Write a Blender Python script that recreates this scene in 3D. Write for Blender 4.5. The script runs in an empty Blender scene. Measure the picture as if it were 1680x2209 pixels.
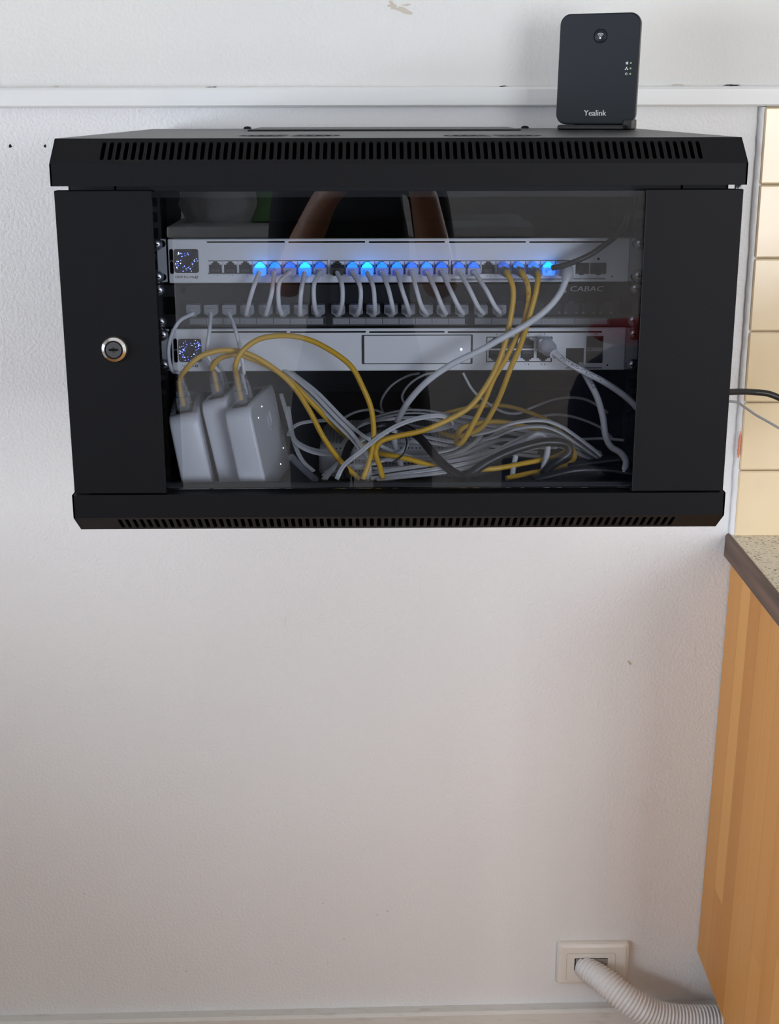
import bpy, math, random
from mathutils import Vector, Matrix
import numpy as np
random.seed(7)
R = math.radians
scene = bpy.context.scene

# ------------------------------------------------------------------ camera
ZO = 1.05                                   # height of the cabinet underside above the floor
CAM = Vector((-0.0199, -1.2185, 0.3817 + ZO))
YAW, PIT, ROL, FPX = R(0.5054), R(16.3616), R(-0.1113), 2972.73
fwd = Vector((math.sin(YAW)*math.cos(PIT), math.cos(YAW)*math.cos(PIT), -math.sin(PIT)))
rgt = Vector((math.cos(YAW), -math.sin(YAW), 0))
upv = rgt.cross(fwd)
cr = rgt*math.cos(ROL) + upv*math.sin(ROL)
cu_ = -rgt*math.sin(ROL) + upv*math.cos(ROL)
cd = bpy.data.cameras.new('camera'); cam = bpy.data.objects.new('camera', cd)
scene.collection.objects.link(cam)
cd.sensor_fit = 'HORIZONTAL'; cd.sensor_width = 36.0; cd.lens = FPX/1680*36.0
cd.clip_start = 0.02; cd.clip_end = 100
m = Matrix.Identity(4)
for i in range(3):
    m[i][0] = cr[i]; m[i][1] = cu_[i]; m[i][2] = -fwd[i]; m[i][3] = CAM[i]
cam.matrix_world = m
scene.camera = cam

# ------------------------------------------------------------------ light
scene.view_settings.view_transform = 'Standard'
scene.view_settings.look = 'None'
scene.view_settings.gamma = 1.0
scene.view_settings.use_curve_mapping = False
scene.view_settings.exposure = 0.10
w = bpy.data.worlds.new('sky'); scene.world = w; w.use_nodes = True
w.node_tree.nodes['Background'].inputs[0].default_value = (0.80, 0.90, 1.0, 1)
w.node_tree.nodes['Background'].inputs[1].default_value = 1.0

# the room
RX0, RX1, RY0, RY1, RH = -2.3, 2.3, -3.3, 0.60, 2.55
WIN_L = (-2.90, -0.25, 0.50, 1.72)          # left wall window: y0 y1 z0 z1
WIN_F = (0.92, 2.22, 0.70, 1.95)           # opposite wall window: x0 x1 z0 z1

def area(name, loc, rot, sx, sy, energy, col):
    l = bpy.data.lights.new(name, 'AREA'); l.shape = 'RECTANGLE'; l.size = sx; l.size_y = sy
    l.energy = energy; l.color = col
    o = bpy.data.objects.new(name, l); scene.collection.objects.link(o)
    o.location = loc; o.rotation_euler = rot
    return o
area('daylight_left_window', (RX0-0.16, (WIN_L[0]+WIN_L[1])/2, (WIN_L[2]+WIN_L[3])/2), (0, R(-90), 0),
     WIN_L[3]-WIN_L[2], WIN_L[1]-WIN_L[0], 172, (0.83, 0.885, 1.0))
area('daylight_front_window', ((WIN_F[0]+WIN_F[1])/2, RY0-0.16, (WIN_F[2]+WIN_F[3])/2), (R(90), 0, 0),
     WIN_F[1]-WIN_F[0], WIN_F[3]-WIN_F[2], 76, (0.97, 0.97, 1.0))

# ------------------------------------------------------------------ helpers
def ray(u, v):
    return fwd_px(u, v)
def fwd_px(u, v):
    return fwd + cr*((u-840)/FPX) - cu_*((v-1104.5)/FPX)
def at(u, v, Y):
    d = fwd_px(u, v); return CAM + d*((Y-CAM.y)/d.y)
def atz(u, v, Zr):
    d = fwd_px(u, v); return CAM + d*((Zr+ZO-CAM.z)/d.z)

C = scene.collection
ORG = {}

class MB:
    def __init__(s): s.v = []; s.f = []; s.m = []; s.s = []
    def add(s, vs, fs, mat=0, smooth=False):
        b = len(s.v); s.v += [Vector(x) for x in vs]
        for f in fs: s.f.append([i+b for i in f]); s.m.append(mat); s.s.append(smooth)
        return s
    def box(s, a, b, mat=0, bev=0.0):
        x0, x1 = sorted((a[0], b[0])); y0, y1 = sorted((a[1], b[1])); z0, z1 = sorted((a[2], b[2]))
        if bev <= 0:
            return s.add([(x0,y0,z0),(x1,y0,z0),(x1,y1,z0),(x0,y1,z0),(x0,y0,z1),(x1,y0,z1),(x1,y1,z1),(x0,y1,z1)],
                  [(0,3,2,1),(4,5,6,7),(0,1,5,4),(1,2,6,5),(2,3,7,6),(3,0,4,7)], mat)
        B = min(bev, (x1-x0)*.49, (y1-y0)*.49, (z1-z0)*.49)
        X, Y, Z = (x0,x1), (y0,y1), (z0,z1); vs = []; idx = {}
        for i in (0,1):
            for j in (0,1):
                for k in (0,1):
                    sx, sy, sz = (1-2*i), (1-2*j), (1-2*k)
                    idx[i,j,k,0] = len(vs); vs.append((X[i], Y[j]+sy*B, Z[k]+sz*B))
                    idx[i,j,k,1] = len(vs); vs.append((X[i]+sx*B, Y[j], Z[k]+sz*B))
                    idx[i,j,k,2] = len(vs); vs.append((X[i]+sx*B, Y[j]+sy*B, Z[k]))
        fs = []
        for i in (0,1): fs.append([idx[i,j,k,0] for j,k in ((0,0),(0,1),(1,1),(1,0))][::(1 if i==0 else -1)])
        for j in (0,1): fs.append([idx[i,j,k,1] for i,k in ((0,0),(1,0),(1,1),(0,1))][::(1 if j==0 else -1)])
        for k in (0,1): fs.append([idx[i,j,k,2] for i,j in ((0,0),(0,1),(1,1),(1,0))][::(1 if k==0 else -1)])
        for i in (0,1):
            for j in (0,1): fs.append([idx[i,j,0,0],idx[i,j,1,0],idx[i,j,1,1],idx[i,j,0,1]])
        for i in (0,1):
            for k in (0,1): fs.append([idx[i,0,k,0],idx[i,1,k,0],idx[i,1,k,2],idx[i,0,k,2]])
        for j in (0,1):
            for k in (0,1): fs.append([idx[0,j,k,1],idx[1,j,k,1],idx[1,j,k,2],idx[0,j,k,2]])
        for i in (0,1):
            for j in (0,1):
                for k in (0,1): fs.append([idx[i,j,k,0],idx[i,j,k,1],idx[i,j,k,2]])
        return s.add(vs, fs, mat)
    def prism(s, poly, frame, d0, d1, mat=0, smooth=False, cap0=True, cap1=True):
        # poly: 2d points; frame: (origin, e1, e2, e3) extruded along e3 from d0 to d1
        o, a, b, c = [Vector(x) for x in frame]; n = len(poly)
        vs = [o+a*p[0]+b*p[1]+c*d0 for p in poly] + [o+a*p[0]+b*p[1]+c*d1 for p in poly]
        if cap0: s.add(vs[:n], [list(range(n))[::-1]], mat)
        if cap1: s.add(vs[n:], [list(range(n))], mat)
        return s.add(vs, [(i, (i+1) % n, n+(i+1) % n, n+i) for i in range(n)], mat, smooth)
    def tube(s, pts, r, n=8, mat=0, prof=None, upref=None, caps=True, rfun=None):
        P = [Vector(p) for p in pts]
        if prof is None: prof = [(math.cos(2*math.pi*k/n), math.sin(2*math.pi*k/n)) for k in range(n)]
        n = len(prof); vs = []
        t0 = (P[1]-P[0]).normalized()
        ref = Vector(upref) if upref else Vector((0, 0, 1))
        if abs(t0.dot(ref)) > .95: ref = Vector((0, 1, 0)) if abs(t0.y) < .9 else Vector((1, 0, 0))
        nrm = (ref - t0*ref.dot(t0)).normalized()
        for i, p in enumerate(P):
            t = (P[min(i+1, len(P)-1)] - P[max(i-1, 0)])
            t = t.normalized() if t.length > 1e-9 else t0
            nrm = (nrm - t*nrm.dot(t))
            nrm = nrm.normalized() if nrm.length > 1e-6 else t.orthogonal().normalized()
            bi = t.cross(nrm); rr = rfun(i) if rfun else r
            vs += [p + nrm*(q[1]*rr) + bi*(q[0]*rr) for q in prof]
        fs = [(i*n+k, i*n+(k+1) % n, (i+1)*n+(k+1) % n, (i+1)*n+k) for i in range(len(P)-1) for k in range(n)]
        s.add(vs, fs, mat, True)
        if caps: s.add(vs[:n], [list(range(n))[::-1]], mat); s.add(vs[-n:], [list(range(n))], mat)
        return s
    def lathe(s, prof, o, axis, mat=0, n=24, mats=None, smooth=True):
        # prof: (radius, along axis)
        o = Vector(o); ax = Vector(axis).normalized(); e = ax.orthogonal().normalized(); g = ax.cross(e); vs = []
        for r, h in prof:
            vs += [o+ax*h+(e*math.cos(2*math.pi*k/n)+g*math.sin(2*math.pi*k/n))*r for k in range(n)]
        b = len(s.v); s.v += vs
        for i in range(len(prof)-1):
            for k in range(n):
                s.f.append([b+i*n+k, b+i*n+(k+1) % n, b+(i+1)*n+(k+1) % n, b+(i+1)*n+k]); s.m.append(mats[i] if mats else mat); s.s.append(smooth)
        if prof[-1][0] > 1e-6: s.f.append([b+(len(prof)-1)*n+k for k in range(n)]); s.m.append(mats[-1] if mats else mat); s.s.append(False)
        return s
    def build(s, name, mats, parent=None, local=False, origin=None):
        if not isinstance(mats, (list, tuple)): mats = [mats]
        if local: org = Vector((0, 0, 0))
        elif parent is not None: org = ORG[parent.name]
        elif origin is not None: org = Vector(origin)
        else:
            xs = [v.x for v in s.v]; ys = [v.y for v in s.v]; zs = [v.z for v in s.v]
            org = Vector(((min(xs)+max(xs))/2, (min(ys)+max(ys))/2, min(zs)))
        me = bpy.data.meshes.new(name)
        me.from_pydata([v-org for v in s.v], [], s.f)
        for mt in mats: me.materials.append(M[mt])
        me.polygons.foreach_set('material_index', s.m)
        me.polygons.foreach_set('use_smooth', s.s)
        me.update()
        o = bpy.data.objects.new(name, me); C.objects.link(o)
        if parent is not None: o.parent = parent
        elif not local: o.location = org
        ORG[o.name] = org
        return o

def tag(o, label, cat, group=None, kind=None):
    if label: o['label'] = label
    if cat: o['category'] = cat
    if group: o['group'] = group
    if kind: o['kind'] = kind
    return o
def thing(name, label, cat, loc, group=None, rot=None):
    o = bpy.data.objects.new(name, None); C.objects.link(o); o.location = loc; o.empty_display_size = .02
    if rot: o.rotation_euler = rot
    ORG[o.name] = Vector(loc)
    return tag(o, label, cat, group)
def struct(o):
    o['kind'] = 'structure'; return o
def spline(P, k=8):
    P = [Vector(p) for p in P]
    if len(P) < 3:
        return [P[0].lerp(P[-1], i/k) for i in range(k+1)]
    Q = [P[0]*2-P[1]] + P + [P[-1]*2-P[-2]]; out = []
    for i in range(1, len(Q)-2):
        a, b, c, d = Q[i-1:i+3]
        # centripetal
        t0 = 0.; t1 = t0+max((b-a).length, 1e-6)**.5; t2 = t1+max((c-b).length, 1e-6)**.5; t3 = t2+max((d-c).length, 1e-6)**.5
        for j in range(k):
            t = t1+(t2-t1)*j/k
            A1 = a*((t1-t)/(t1-t0))+b*((t-t0)/(t1-t0)); A2 = b*((t2-t)/(t2-t1))+c*((t-t1)/(t2-t1)); A3 = c*((t3-t)/(t3-t2))+d*((t-t2)/(t3-t2))
            B1 = A1*((t2-t)/(t2-t0))+A2*((t-t0)/(t2-t0)); B2 = A2*((t3-t)/(t3-t1))+A3*((t-t1)/(t3-t1))
            out.append(B1*((t2-t)/(t2-t1))+B2*((t-t1)/(t2-t1)))
    out.append(P[-1]); return out
def rrect(w, h, r, n=5, cx=0, cy=0):
    out = []
    for sx, sy, a0 in ((1, 1, 0), (-1, 1, 90), (-1, -1, 180), (1, -1, 270)):
        for k in range(n+1):
            a = R(a0+90*k/n); out.append((cx+sx*(w/2-r)+r*math.cos(a), cy+sy*(h/2-r)+r*math.sin(a)))
    return out
TCACHE = {}
def text2d(body, size):
    if body not in TCACHE:
        c = bpy.data.curves.new('t', 'FONT'); c.body = body; c.size = 1.0; c.align_x = 'CENTER'; c.align_y = 'CENTER'; c.resolution_u = 2
        o = bpy.data.objects.new('t', c); C.objects.link(o)
        dg = bpy.context.evaluated_depsgraph_get(); me = bpy.data.meshes.new_from_object(o.evaluated_get(dg))
        TCACHE[body] = ([(v.co.x, v.co.y) for v in me.vertices], [list(p.vertices) for p in me.polygons])
        bpy.data.objects.remove(o); bpy.data.curves.remove(c); bpy.data.meshes.remove(me)
    vs, fs = TCACHE[body]
    return [(x*size, y*size) for x, y in vs], fs
def text(mb, body, o, e1, e2, size, mat=0, sx=1.0, shear=0.0):
    vs, fs = text2d(body, size); o, e1, e2 = Vector(o), Vector(e1), Vector(e2)
    mb.add([o+e1*(x*sx+shear*y)+e2*y for x, y in vs], fs, mat)
def cable_text(mb, body, path, s0, size, r, side, mat=0):
    # wraps lettering along a swept cable; side = direction in which the print faces
    P = path; L = [0]
    for i in range(1, len(P)): L.append(L[-1]+(P[i]-P[i-1]).length)
    vs, fs = text2d(body, size); xs = [v[0] for v in vs]; x0 = min(xs); out = []
    for x, y in vs:
        s = min(max(s0+x-x0, 0), L[-1]-1e-6); i = max(k for k in range(len(L)) if L[k] <= s); i = min(i, len(P)-2)
        f = (s-L[i])/(L[i+1]-L[i]); p = P[i].lerp(P[i+1], f); t = (P[i+1]-P[i]).normalized()
        sd = Vector(side); sd = (sd-t*sd.dot(t)).normalized(); b = sd.cross(t)
        a = y/r; out.append(p+(sd*math.cos(a)+b*math.sin(a)*1.0)*(r*1.03))
    mb.add(out, fs, mat)

# ------------------------------------------------------------------ materials
M = {}
def mat(name, col, rough=.5, metal=0, spec=.5, bump=None, var=None, emis=None, coat=0, sub=None, trans=0):
    mt = bpy.data.materials.new(name); mt.use_nodes = True; nt = mt.node_tree; N = nt.nodes; L = nt.links
    b = N['Principled BSDF']
    b.inputs['Base Color'].default_value = (*col, 1); b.inputs['Roughness'].default_value = rough
    b.inputs['Metallic'].default_value = metal; b.inputs['Specular IOR Level'].default_value = spec
    b.inputs['Coat Weight'].default_value = coat; b.inputs['Transmission Weight'].default_value = trans
    tc = N.new('ShaderNodeTexCoord')
    if bump:                                  # (scale, strength, distance)
        nz = N.new('ShaderNodeTexNoise'); nz.inputs['Scale'].default_value = bump[0]; nz.inputs['Detail'].default_value = 3
        bp = N.new('ShaderNodeBump'); bp.inputs['Strength'].default_value = bump[1]; bp.inputs['Distance'].default_value = bump[2]
        L.new(tc.outputs['Object'], nz.inputs['Vector']); L.new(nz.outputs['Fac'], bp.inputs['Height']); L.new(bp.outputs['Normal'], b.inputs['Normal'])
    if var:                                   # (scale xyz, colour b, lo, hi)
        mp = N.new('ShaderNodeMapping'); mp.inputs['Scale'].default_value = var[0]
        n2 = N.new('ShaderNodeTexNoise'); n2.inputs['Scale'].default_value = 1; n2.inputs['Detail'].default_value = 4
        rp = N.new('ShaderNodeMapRange'); rp.inputs['From Min'].default_value = var[2]; rp.inputs['From Max'].default_value = var[3]
        mx = N.new('ShaderNodeMix'); mx.data_type = 'RGBA'; mx.inputs[6].default_value = (*col, 1); mx.inputs[7].default_value = (*var[1], 1)
        L.new(tc.outputs['Object'], mp.inputs['Vector']); L.new(mp.outputs[0], n2.inputs['Vector']); L.new(n2.outputs['Fac'], rp.inputs['Value'])
        L.new(rp.outputs[0], mx.inputs[0]); L.new(mx.outputs[2], b.inputs['Base Color'])
    if emis:
        b.inputs['Emission Color'].default_value = (*emis[0], 1); b.inputs['Emission Strength'].default_value = emis[1]
    M[name] = mt; return mt
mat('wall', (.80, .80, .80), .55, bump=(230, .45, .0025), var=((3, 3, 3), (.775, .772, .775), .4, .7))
mat('wall_upper_dimmed', (.69, .68, .655), .55, bump=(210, .45, .002), var=((3, 3, 3), (.67, .66, .635), .4, .7))  # coloured darker and warmer than below to offset the extra light up here
mat('wall_room', (.80, .80, .79), .7)
mat('ceiling', (.62, .61, .59), .8)
mat('trim', (.77, .775, .77), .38, bump=(60, .2, .001), var=((2, 60, 60), (.72, .72, .71), .45, .75))
mat('skirting', (.72, .70, .66), .4, bump=(40, .35, .001), var=((30, 120, 120), (.60, .57, .52), .55, .75))
mat('floor', (.52, .27, .08), .35, var=((3, 40, 1), (.42, .20, .05), .35, .65))
mat('tile', (.86, .69, .45), .16, bump=(6, .12, .01), var=((10, 10, 10), (.83, .66, .42), .4, .6))
mat('grout', (.55, .46, .34), .9)
mat('caulk', (.80, .80, .81), .4, bump=(70, .6, .004))
mat('smear', (.75, .25, .14), .6)
mat('black', (.0048, .0050, .0062), .5, spec=.12, bump=(900, .12, .0004))
mat('black_top', (.010, .010, .010), .38, spec=.4, bump=(700, .25, .0005))
mat('black_in', (.010, .010, .012), .6, spec=.3)
mat('void', (.002, .002, .002), .9, spec=.1)
mat('chrome', (.75, .74, .72), .12, metal=1)
mat('steel', (.60, .61, .62), .3, metal=1)
mat('lockface', (.16, .16, .17), .35, metal=1)
mat('alu', (.80, .81, .82), .42, metal=.0, spec=.5, bump=(1400, .08, .0003))
mat('ear', (.50, .52, .54), .35, metal=.35)
mat('port', (.014, .014, .016), .5, spec=.25)
mat('port_frame', (.02, .02, .022), .5)
mat('print', (.006, .006, .008), .7, spec=.2)
mat('print_pale', (.55, .57, .60), .6)
mat('display', (.003, .003, .005), .2, spec=.12)
mat('display_dot', (.02, .02, .05), .4, emis=((.10, .16, 1.0), 4))
mat('display_dot_pale', (.02, .02, .05), .4, emis=((.45, .55, 1.0), 5))
mat('led_white', (.9, .9, .9), .4, emis=((.9, .95, 1.0), 6))
mat('led_blue', (.2, .3, .9), .4, emis=((.25, .45, 1.0), 16))
mat('patch', (.007, .008, .010), .5, spec=.25)
mat('patch_port', (.005, .005, .006), .5)
mat('label_strip', (.26, .265, .28), .4)
mat('label_frame', (.09, .092, .098), .4)
mat('cord_white', (.74, .75, .77), .4)
mat('cord_twin', (.60, .60, .60), .42)
mat('cord_twin_dark', (.02, .02, .022), .5)
mat('cord_yellow', (.72, .42, .025), .4)
mat('cord_grey', (.032, .034, .036), .45)
mat('cord_black', (.008, .008, .009), .38)
mat('cord_pale_grey', (.30, .31, .32), .45)
mat('plug_white', (.50, .51, .55), .35)
mat('plug_dim', (.25, .255, .28), .4)
mat('clear', (.55, .56, .60), .2, spec=.7)
M['clear'].node_tree.nodes['Principled BSDF'].inputs['Alpha'].default_value = .24
mat('adapter', (.70, .71, .74), .33)
mat('adapter_port', (.05, .045, .04), .45)
mat('adapter_mark', (.42, .43, .46), .4)
mat('gold', (.55, .42, .16), .35, metal=.8)
mat('phone', (.010, .013, .018), .45, spec=.25, bump=(1500, .1, .0003))
mat('phone_side', (.05, .05, .05), .35)
mat('phone_mark', (.80, .82, .84), .5)
mat('phone_led', (.25, .32, .18), .3, emis=((.4, .9, .3), .12))
mat('plate', (.78, .74, .68), .28)
mat('conduit', (.76, .75, .74), .35)
mat('edging', (.17, .10, .068), .45, spec=.25, var=((60, 3, 60), (.09, .055, .04), .4, .62))
mat('unit_carcass', (.66, .40, .19), .4)
mat('bag_red', (.45, .02, .03), .7); mat('navy', (.02, .03, .07), .8)
mat('green', (.18, .36, .12), .6); mat('paper', (.78, .78, .80), .7)
mat('cloth_black', (.012, .012, .013), .9); mat('skin', (.42, .22, .14), .5); mat('hair', (.02, .014, .01), .6)
mat('denim', (.05, .055, .07), .9)
mat('scrape', (.55, .49, .40), .8)

def lit_plug(name, body, st_col, st):  # port LED light put into the plug plastic as emission
    return mat(name, body, .3, spec=.6, emis=(st_col, st))
lit_plug('glow_bright', (.2, .5, .9), (.0, .33, 1.0), 2.2)
lit_plug('glow_mid', (.15, .35, .8), (.0, .24, 1.0), 1.0)
lit_plug('glow_low', (.12, .25, .7), (.0, .17, 1.0), .65)
lit_plug('body_bright', (.2, .45, .8), (.0, .20, 1.0), .85)
lit_plug('body_mid', (.35, .40, .60), (.02, .10, .80), .22)
lit_plug('body_low', (.42, .44, .56), (.03, .08, .6), .07)

# laminate with speckles
mt = mat('laminate', (.62, .56, .45), .35); nt = mt.node_tree; N = nt.nodes; L = nt.links; b = N['Principled BSDF']
tc = N.new('ShaderNodeTexCoord'); mp = N.new('ShaderNodeMapping'); mp.inputs['Scale'].default_value = (260, 260, 260)
nz = N.new('ShaderNodeTexNoise'); nz.inputs['Scale'].default_value = 1; nz.inputs['Detail'].default_value = 2
cr1 = N.new('ShaderNodeValToRGB'); e = cr1.color_ramp.elements
e[0].position = .33; e[0].color = (.16, .14, .12, 1); e[1].position = .42; e[1].color = (.68, .62, .49, 1)
x = cr1.color_ramp.elements.new(.6); x.color = (.80, .73, .59, 1)
L.new(tc.outputs['Object'], mp.inputs[0]); L.new(mp.outputs[0], nz.inputs['Vector']); L.new(nz.outputs['Fac'], cr1.inputs[0]); L.new(cr1.outputs[0], b.inputs['Base Color'])

# veneer stave: random tone for each stave and a long grain
mt = mat('stave', (.6, .35, .15), .42, spec=.22); nt = mt.node_tree; N = nt.nodes; L = nt.links; b = N['Principled BSDF']
tc = N.new('ShaderNodeTexCoord'); oi = N.new('ShaderNodeObjectInfo')
mp = N.new('ShaderNodeMapping'); mp.inputs['Scale'].default_value = (40, 40, 2.2)
nz = N.new('ShaderNodeTexNoise'); nz.inputs['Scale'].default_value = 1; nz.inputs['Detail'].default_value = 5
ad = N.new('ShaderNodeMath'); ad.operation = 'MULTIPLY_ADD'; ad.inputs[1].default_value = .35
rp = N.new('ShaderNodeMath'); rp.operation = 'MULTIPLY'; rp.inputs[1].default_value = .62
cr2 = N.new('ShaderNodeValToRGB'); e = cr2.color_ramp.elements
e[0].position = .15; e[0].color = (.55, .235, .055, 1); e[1].position = .85; e[1].color = (.72, .36, .105, 1)
L.new(tc.outputs['Object'], mp.inputs[0]); L.new(mp.outputs[0], nz.inputs['Vector']); L.new(oi.outputs['Random'], rp.inputs[0])
L.new(nz.outputs['Fac'], ad.inputs[0]); L.new(rp.outputs[0], ad.inputs[2]); L.new(ad.outputs[0], cr2.inputs[0]); L.new(cr2.outputs[0], b.inputs['Base Color'])

# perforated plastic
mt = mat('perforated', (.45, .45, .46), .45); nt = mt.node_tree; N = nt.nodes; L = nt.links; b = N['Principled BSDF']
tc = N.new('ShaderNodeTexCoord'); vo = N.new('ShaderNodeTexVoronoi'); vo.inputs['Scale'].default_value = 260; vo.inputs['Randomness'].default_value = 0
cr3 = N.new('ShaderNodeValToRGB'); e = cr3.color_ramp.elements; e[0].position = .22; e[0].color = (.10, .10, .11, 1); e[1].position = .30; e[1].color = (.64, .64, .65, 1)
L.new(tc.outputs['Object'], vo.inputs['Vector']); L.new(vo.outputs['Distance'], cr3.inputs[0]); L.new(cr3.outputs[0], b.inputs['Base Color'])

# tinted door glass: clear tint straight through plus mirror reflection by fresnel
def glass_mat(name, tint, ior):
    mt = bpy.data.materials.new(name); mt.use_nodes = True; nt = mt.node_tree; N = nt.nodes; L = nt.links; N.remove(N['Principled BSDF'])
    tr = N.new('ShaderNodeBsdfTransparent'); tr.inputs[0].default_value = (*tint, 1)
    gl = N.new('ShaderNodeBsdfGlossy'); gl.inputs['Roughness'].default_value = .0
    fr = N.new('ShaderNodeFresnel'); fr.inputs[0].default_value = ior
    mx = N.new('ShaderNodeMixShader'); L.new(fr.outputs[0], mx.inputs[0]); L.new(tr.outputs[0], mx.inputs[1]); L.new(gl.outputs[0], mx.inputs[2])
    L.new(mx.outputs[0], N['Material Output'].inputs[0]); M[name] = mt
glass_mat('door_glass', (.925, .945, .985), 1.54)
glass_mat('window_glass', (.97, .98, .98), 1.3)

# ------------------------------------------------------------------ room shell
T = .14
struct(MB().box((RX0-T, RY0-T, -.1), (RX1+T, RY1+T, 0)).build('floor', 'floor'))
struct(MB().box((RX0-T, RY0-T, RH), (RX1+T, RY1+T, RH+.1)).build('ceiling', 'ceiling'))
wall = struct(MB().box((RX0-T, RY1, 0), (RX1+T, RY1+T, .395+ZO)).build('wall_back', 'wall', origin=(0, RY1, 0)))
wall_up = struct(MB().box((RX0-T, RY1, .395+ZO), (RX1+T, RY1+T, RH)).build('wall_back_upper', 'wall_upper_dimmed', origin=(0, RY1, 0)))
struct(MB().box((RX1, RY0, 0), (RX1+T, RY1, RH)).build('wall_right', 'wall_room'))
y0, y1, z0, z1 = WIN_L
mb = MB(); mb.box((RX0-T, RY0, 0), (RX0, RY1, z0)); mb.box((RX0-T, RY0, z1), (RX0, RY1, RH)); mb.box((RX0-T, RY0, z0), (RX0, y0, z1)); mb.box((RX0-T, y1, z0), (RX0, RY1, z1))
struct(mb.build('wall_left', 'wall_room'))
x0, x1, a0, a1 = WIN_F
mb = MB(); mb.box((RX0-T, RY0-T, 0), (RX1+T, RY0, a0)); mb.box((RX0-T, RY0-T, a1), (RX1+T, RY0, RH)); mb.box((RX0-T, RY0-T, a0), (x0, RY0, a1)); mb.box((x1, RY0-T, a0), (RX1+T, RY0, a1))
struct(mb.build('wall_front', 'wall_room'))
def window(name, horizontal, c, p0, p1, q0, q1, nmull):
    mb = MB(); g = MB(); fr = .05
    def bar(a0, a1, b0, b1, t=.03):
        if horizontal: mb.box((a0, c-t, b0), (a1, c+t, b1))
        else: mb.box((c-t, a0, b0), (c+t, a1, b1))
    bar(p0, p1, q0, q0+fr); bar(p0, p1, q1-fr, q1); bar(p0, p0+fr, q0+fr, q1-fr); bar(p1-fr, p1, q0+fr, q1-fr)
    for k in range(1, nmull): x = p0+(p1-p0)*k/nmull; bar(x-.02, x+.02, q0+fr, q1-fr)
    o = struct(mb.build(name, 'trim'))
    for k in range(nmull):
        a = p0+(p1-p0)*k/nmull+.02; b_ = p0+(p1-p0)*(k+1)/nmull-.02; g = MB()
        if horizontal: g.box((a, c-.002, q0+fr), (b_, c+.002, q1-fr))
        else: g.box((c-.002, a, q0+fr), (c+.002, b_, q1-fr))
        g.build('pane', 'window_glass', o)
window('window_1', False, RX0-.07, *WIN_L, 3)
window('window_2', True, RY0-.07, *WIN_F, 4)

# horizontal rail on the wall, its bottom 0.383 above the cabinet underside
mb = MB(); za, zb = .3826+ZO, .4062+ZO
yb = RY1-.016
prof = [(RY1, za), (yb+.002, za), (yb, za+.002), (yb, zb-.003), (yb+.003, zb), (RY1, zb)]
mb.prism(prof, ((0, 0, 0), (0, 1, 0), (0, 0, 1), (1, 0, 0)), RX0, RX1)
struct(mb.build('trim_1', 'trim'))
# skirting, slightly out of level
mb = MB(); n = 2
def sk(x): return -.9438+ZO+(x-.0375)*.0172
for_pts = []
for xx in (RX0, RX1):
    zt = sk(xx); for_pts.append([(xx, RY1, 0), (xx, RY1-.020, 0), (xx, RY1-.020, zt-.004), (xx, RY1-.016, zt), (xx, RY1, zt)])
k = 5
mb.add(for_pts[0]+for_pts[1], [(i, (i+1) % k, k+(i+1) % k, k+i) for i in range(k)]+[list(range(k))[::-1], [k+i for i in range(k)]])
struct(mb.build('baseboard_back', 'skirting'))

# tiled part of the wall on the right
TX = .4715; tz = [.3816, .286, .1926, .0972, .0018, -.0922, -.187]
back = struct(MB().box((TX+.003, RY1-.006, -.19+ZO), (1.9, RY1, .3825+ZO)).build('wall_tiled', 'grout'))
tw = .097; first = True
for i in range(len(tz)-1):
    c = 0; x = TX
    while x < 1.0:
        j = random.uniform(-.0006, .0006)
        mb = MB().box((x, RY1-.0125+j, tz[i+1]+ZO+.0011), (x+tw-.002, RY1-.004, tz[i]+ZO-.0011), 0, .0016)
        mb.build('tile', 'tile', back); x += tw
pts = []
for i in range(60):
    z = -.187+(.3816+.187)*i/59
    pts.append((TX-.001+random.uniform(-.0005, .0005), RY1-.004+random.uniform(-.0005, .0005), z+ZO))
MB().tube(pts, .0052, 8).build('caulk_bead', 'caulk', back)
mb = MB(); pts = []
for i in range(14): 
    t = i/13; p = at(1597-5*t, 930+58*t, RY1-.0128); pts.append(p)
mb.tube(pts, .0022, 6, rfun=lambda i: .0004+.0022*math.sin(math.pi*(i+.5)/14)*(0.4+.6*(i/13))*random.uniform(.7, 1.3))
mb.build('paint_smear', 'smear', back)

# marks in the wall paint
def blob(name, u, v, ru, rv, mt, seed, n=14, ang=0, parent=wall, Y=RY1, spiky=.4):
    rnd = random.Random(seed); o = at(u, v, Y); poly = []
    for k in range(n):
        a = 2*math.pi*k/n; s = 1-spiky*rnd.random(); x = math.cos(a)*ru*s; y = math.sin(a)*rv*s
        poly.append((x*math.cos(ang)-y*math.sin(ang), x*math.sin(ang)+y*math.cos(ang)))
    return MB().prism(poly, (o, (1, 0, 0), (0, 0, 1), (0, -1, 0)), -.0005, .0006).build(name, mt, parent)
blob('nail_hole', 22, 315, .0022, .0026, 'print', 1); blob('nail_hole', 97, 315, .0018, .0022, 'print', 2)
blob('paint_scrape', 846, 13, .008, .006, 'scrape', 3, ang=-.6, spiky=.7, parent=wall_up); blob('paint_scrape', 868, 22, .014, .0035, 'scrape', 4, ang=-.35, spiky=.6, parent=wall_up)
blob('paint_scrape', 876, 10, .007, .002, 'scrape', 5, ang=.2, spiky=.6, parent=wall_up)
blob('scuff', 1358, 1430, .003, .005, 'scrape', 6, ang=.6, spiky=.6); blob('scuff', 614, 1340, .001, .009, 'trim', 7, ang=-.2)
for s, (u, v) in enumerate([(697, 1948), (813, 1973), (742, 2025), (836, 1965), (707, 2077), (402, 2095), (183, 1928)]): blob('speck', u, v, .0011, .0012, 'scrape', 20+s)
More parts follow.
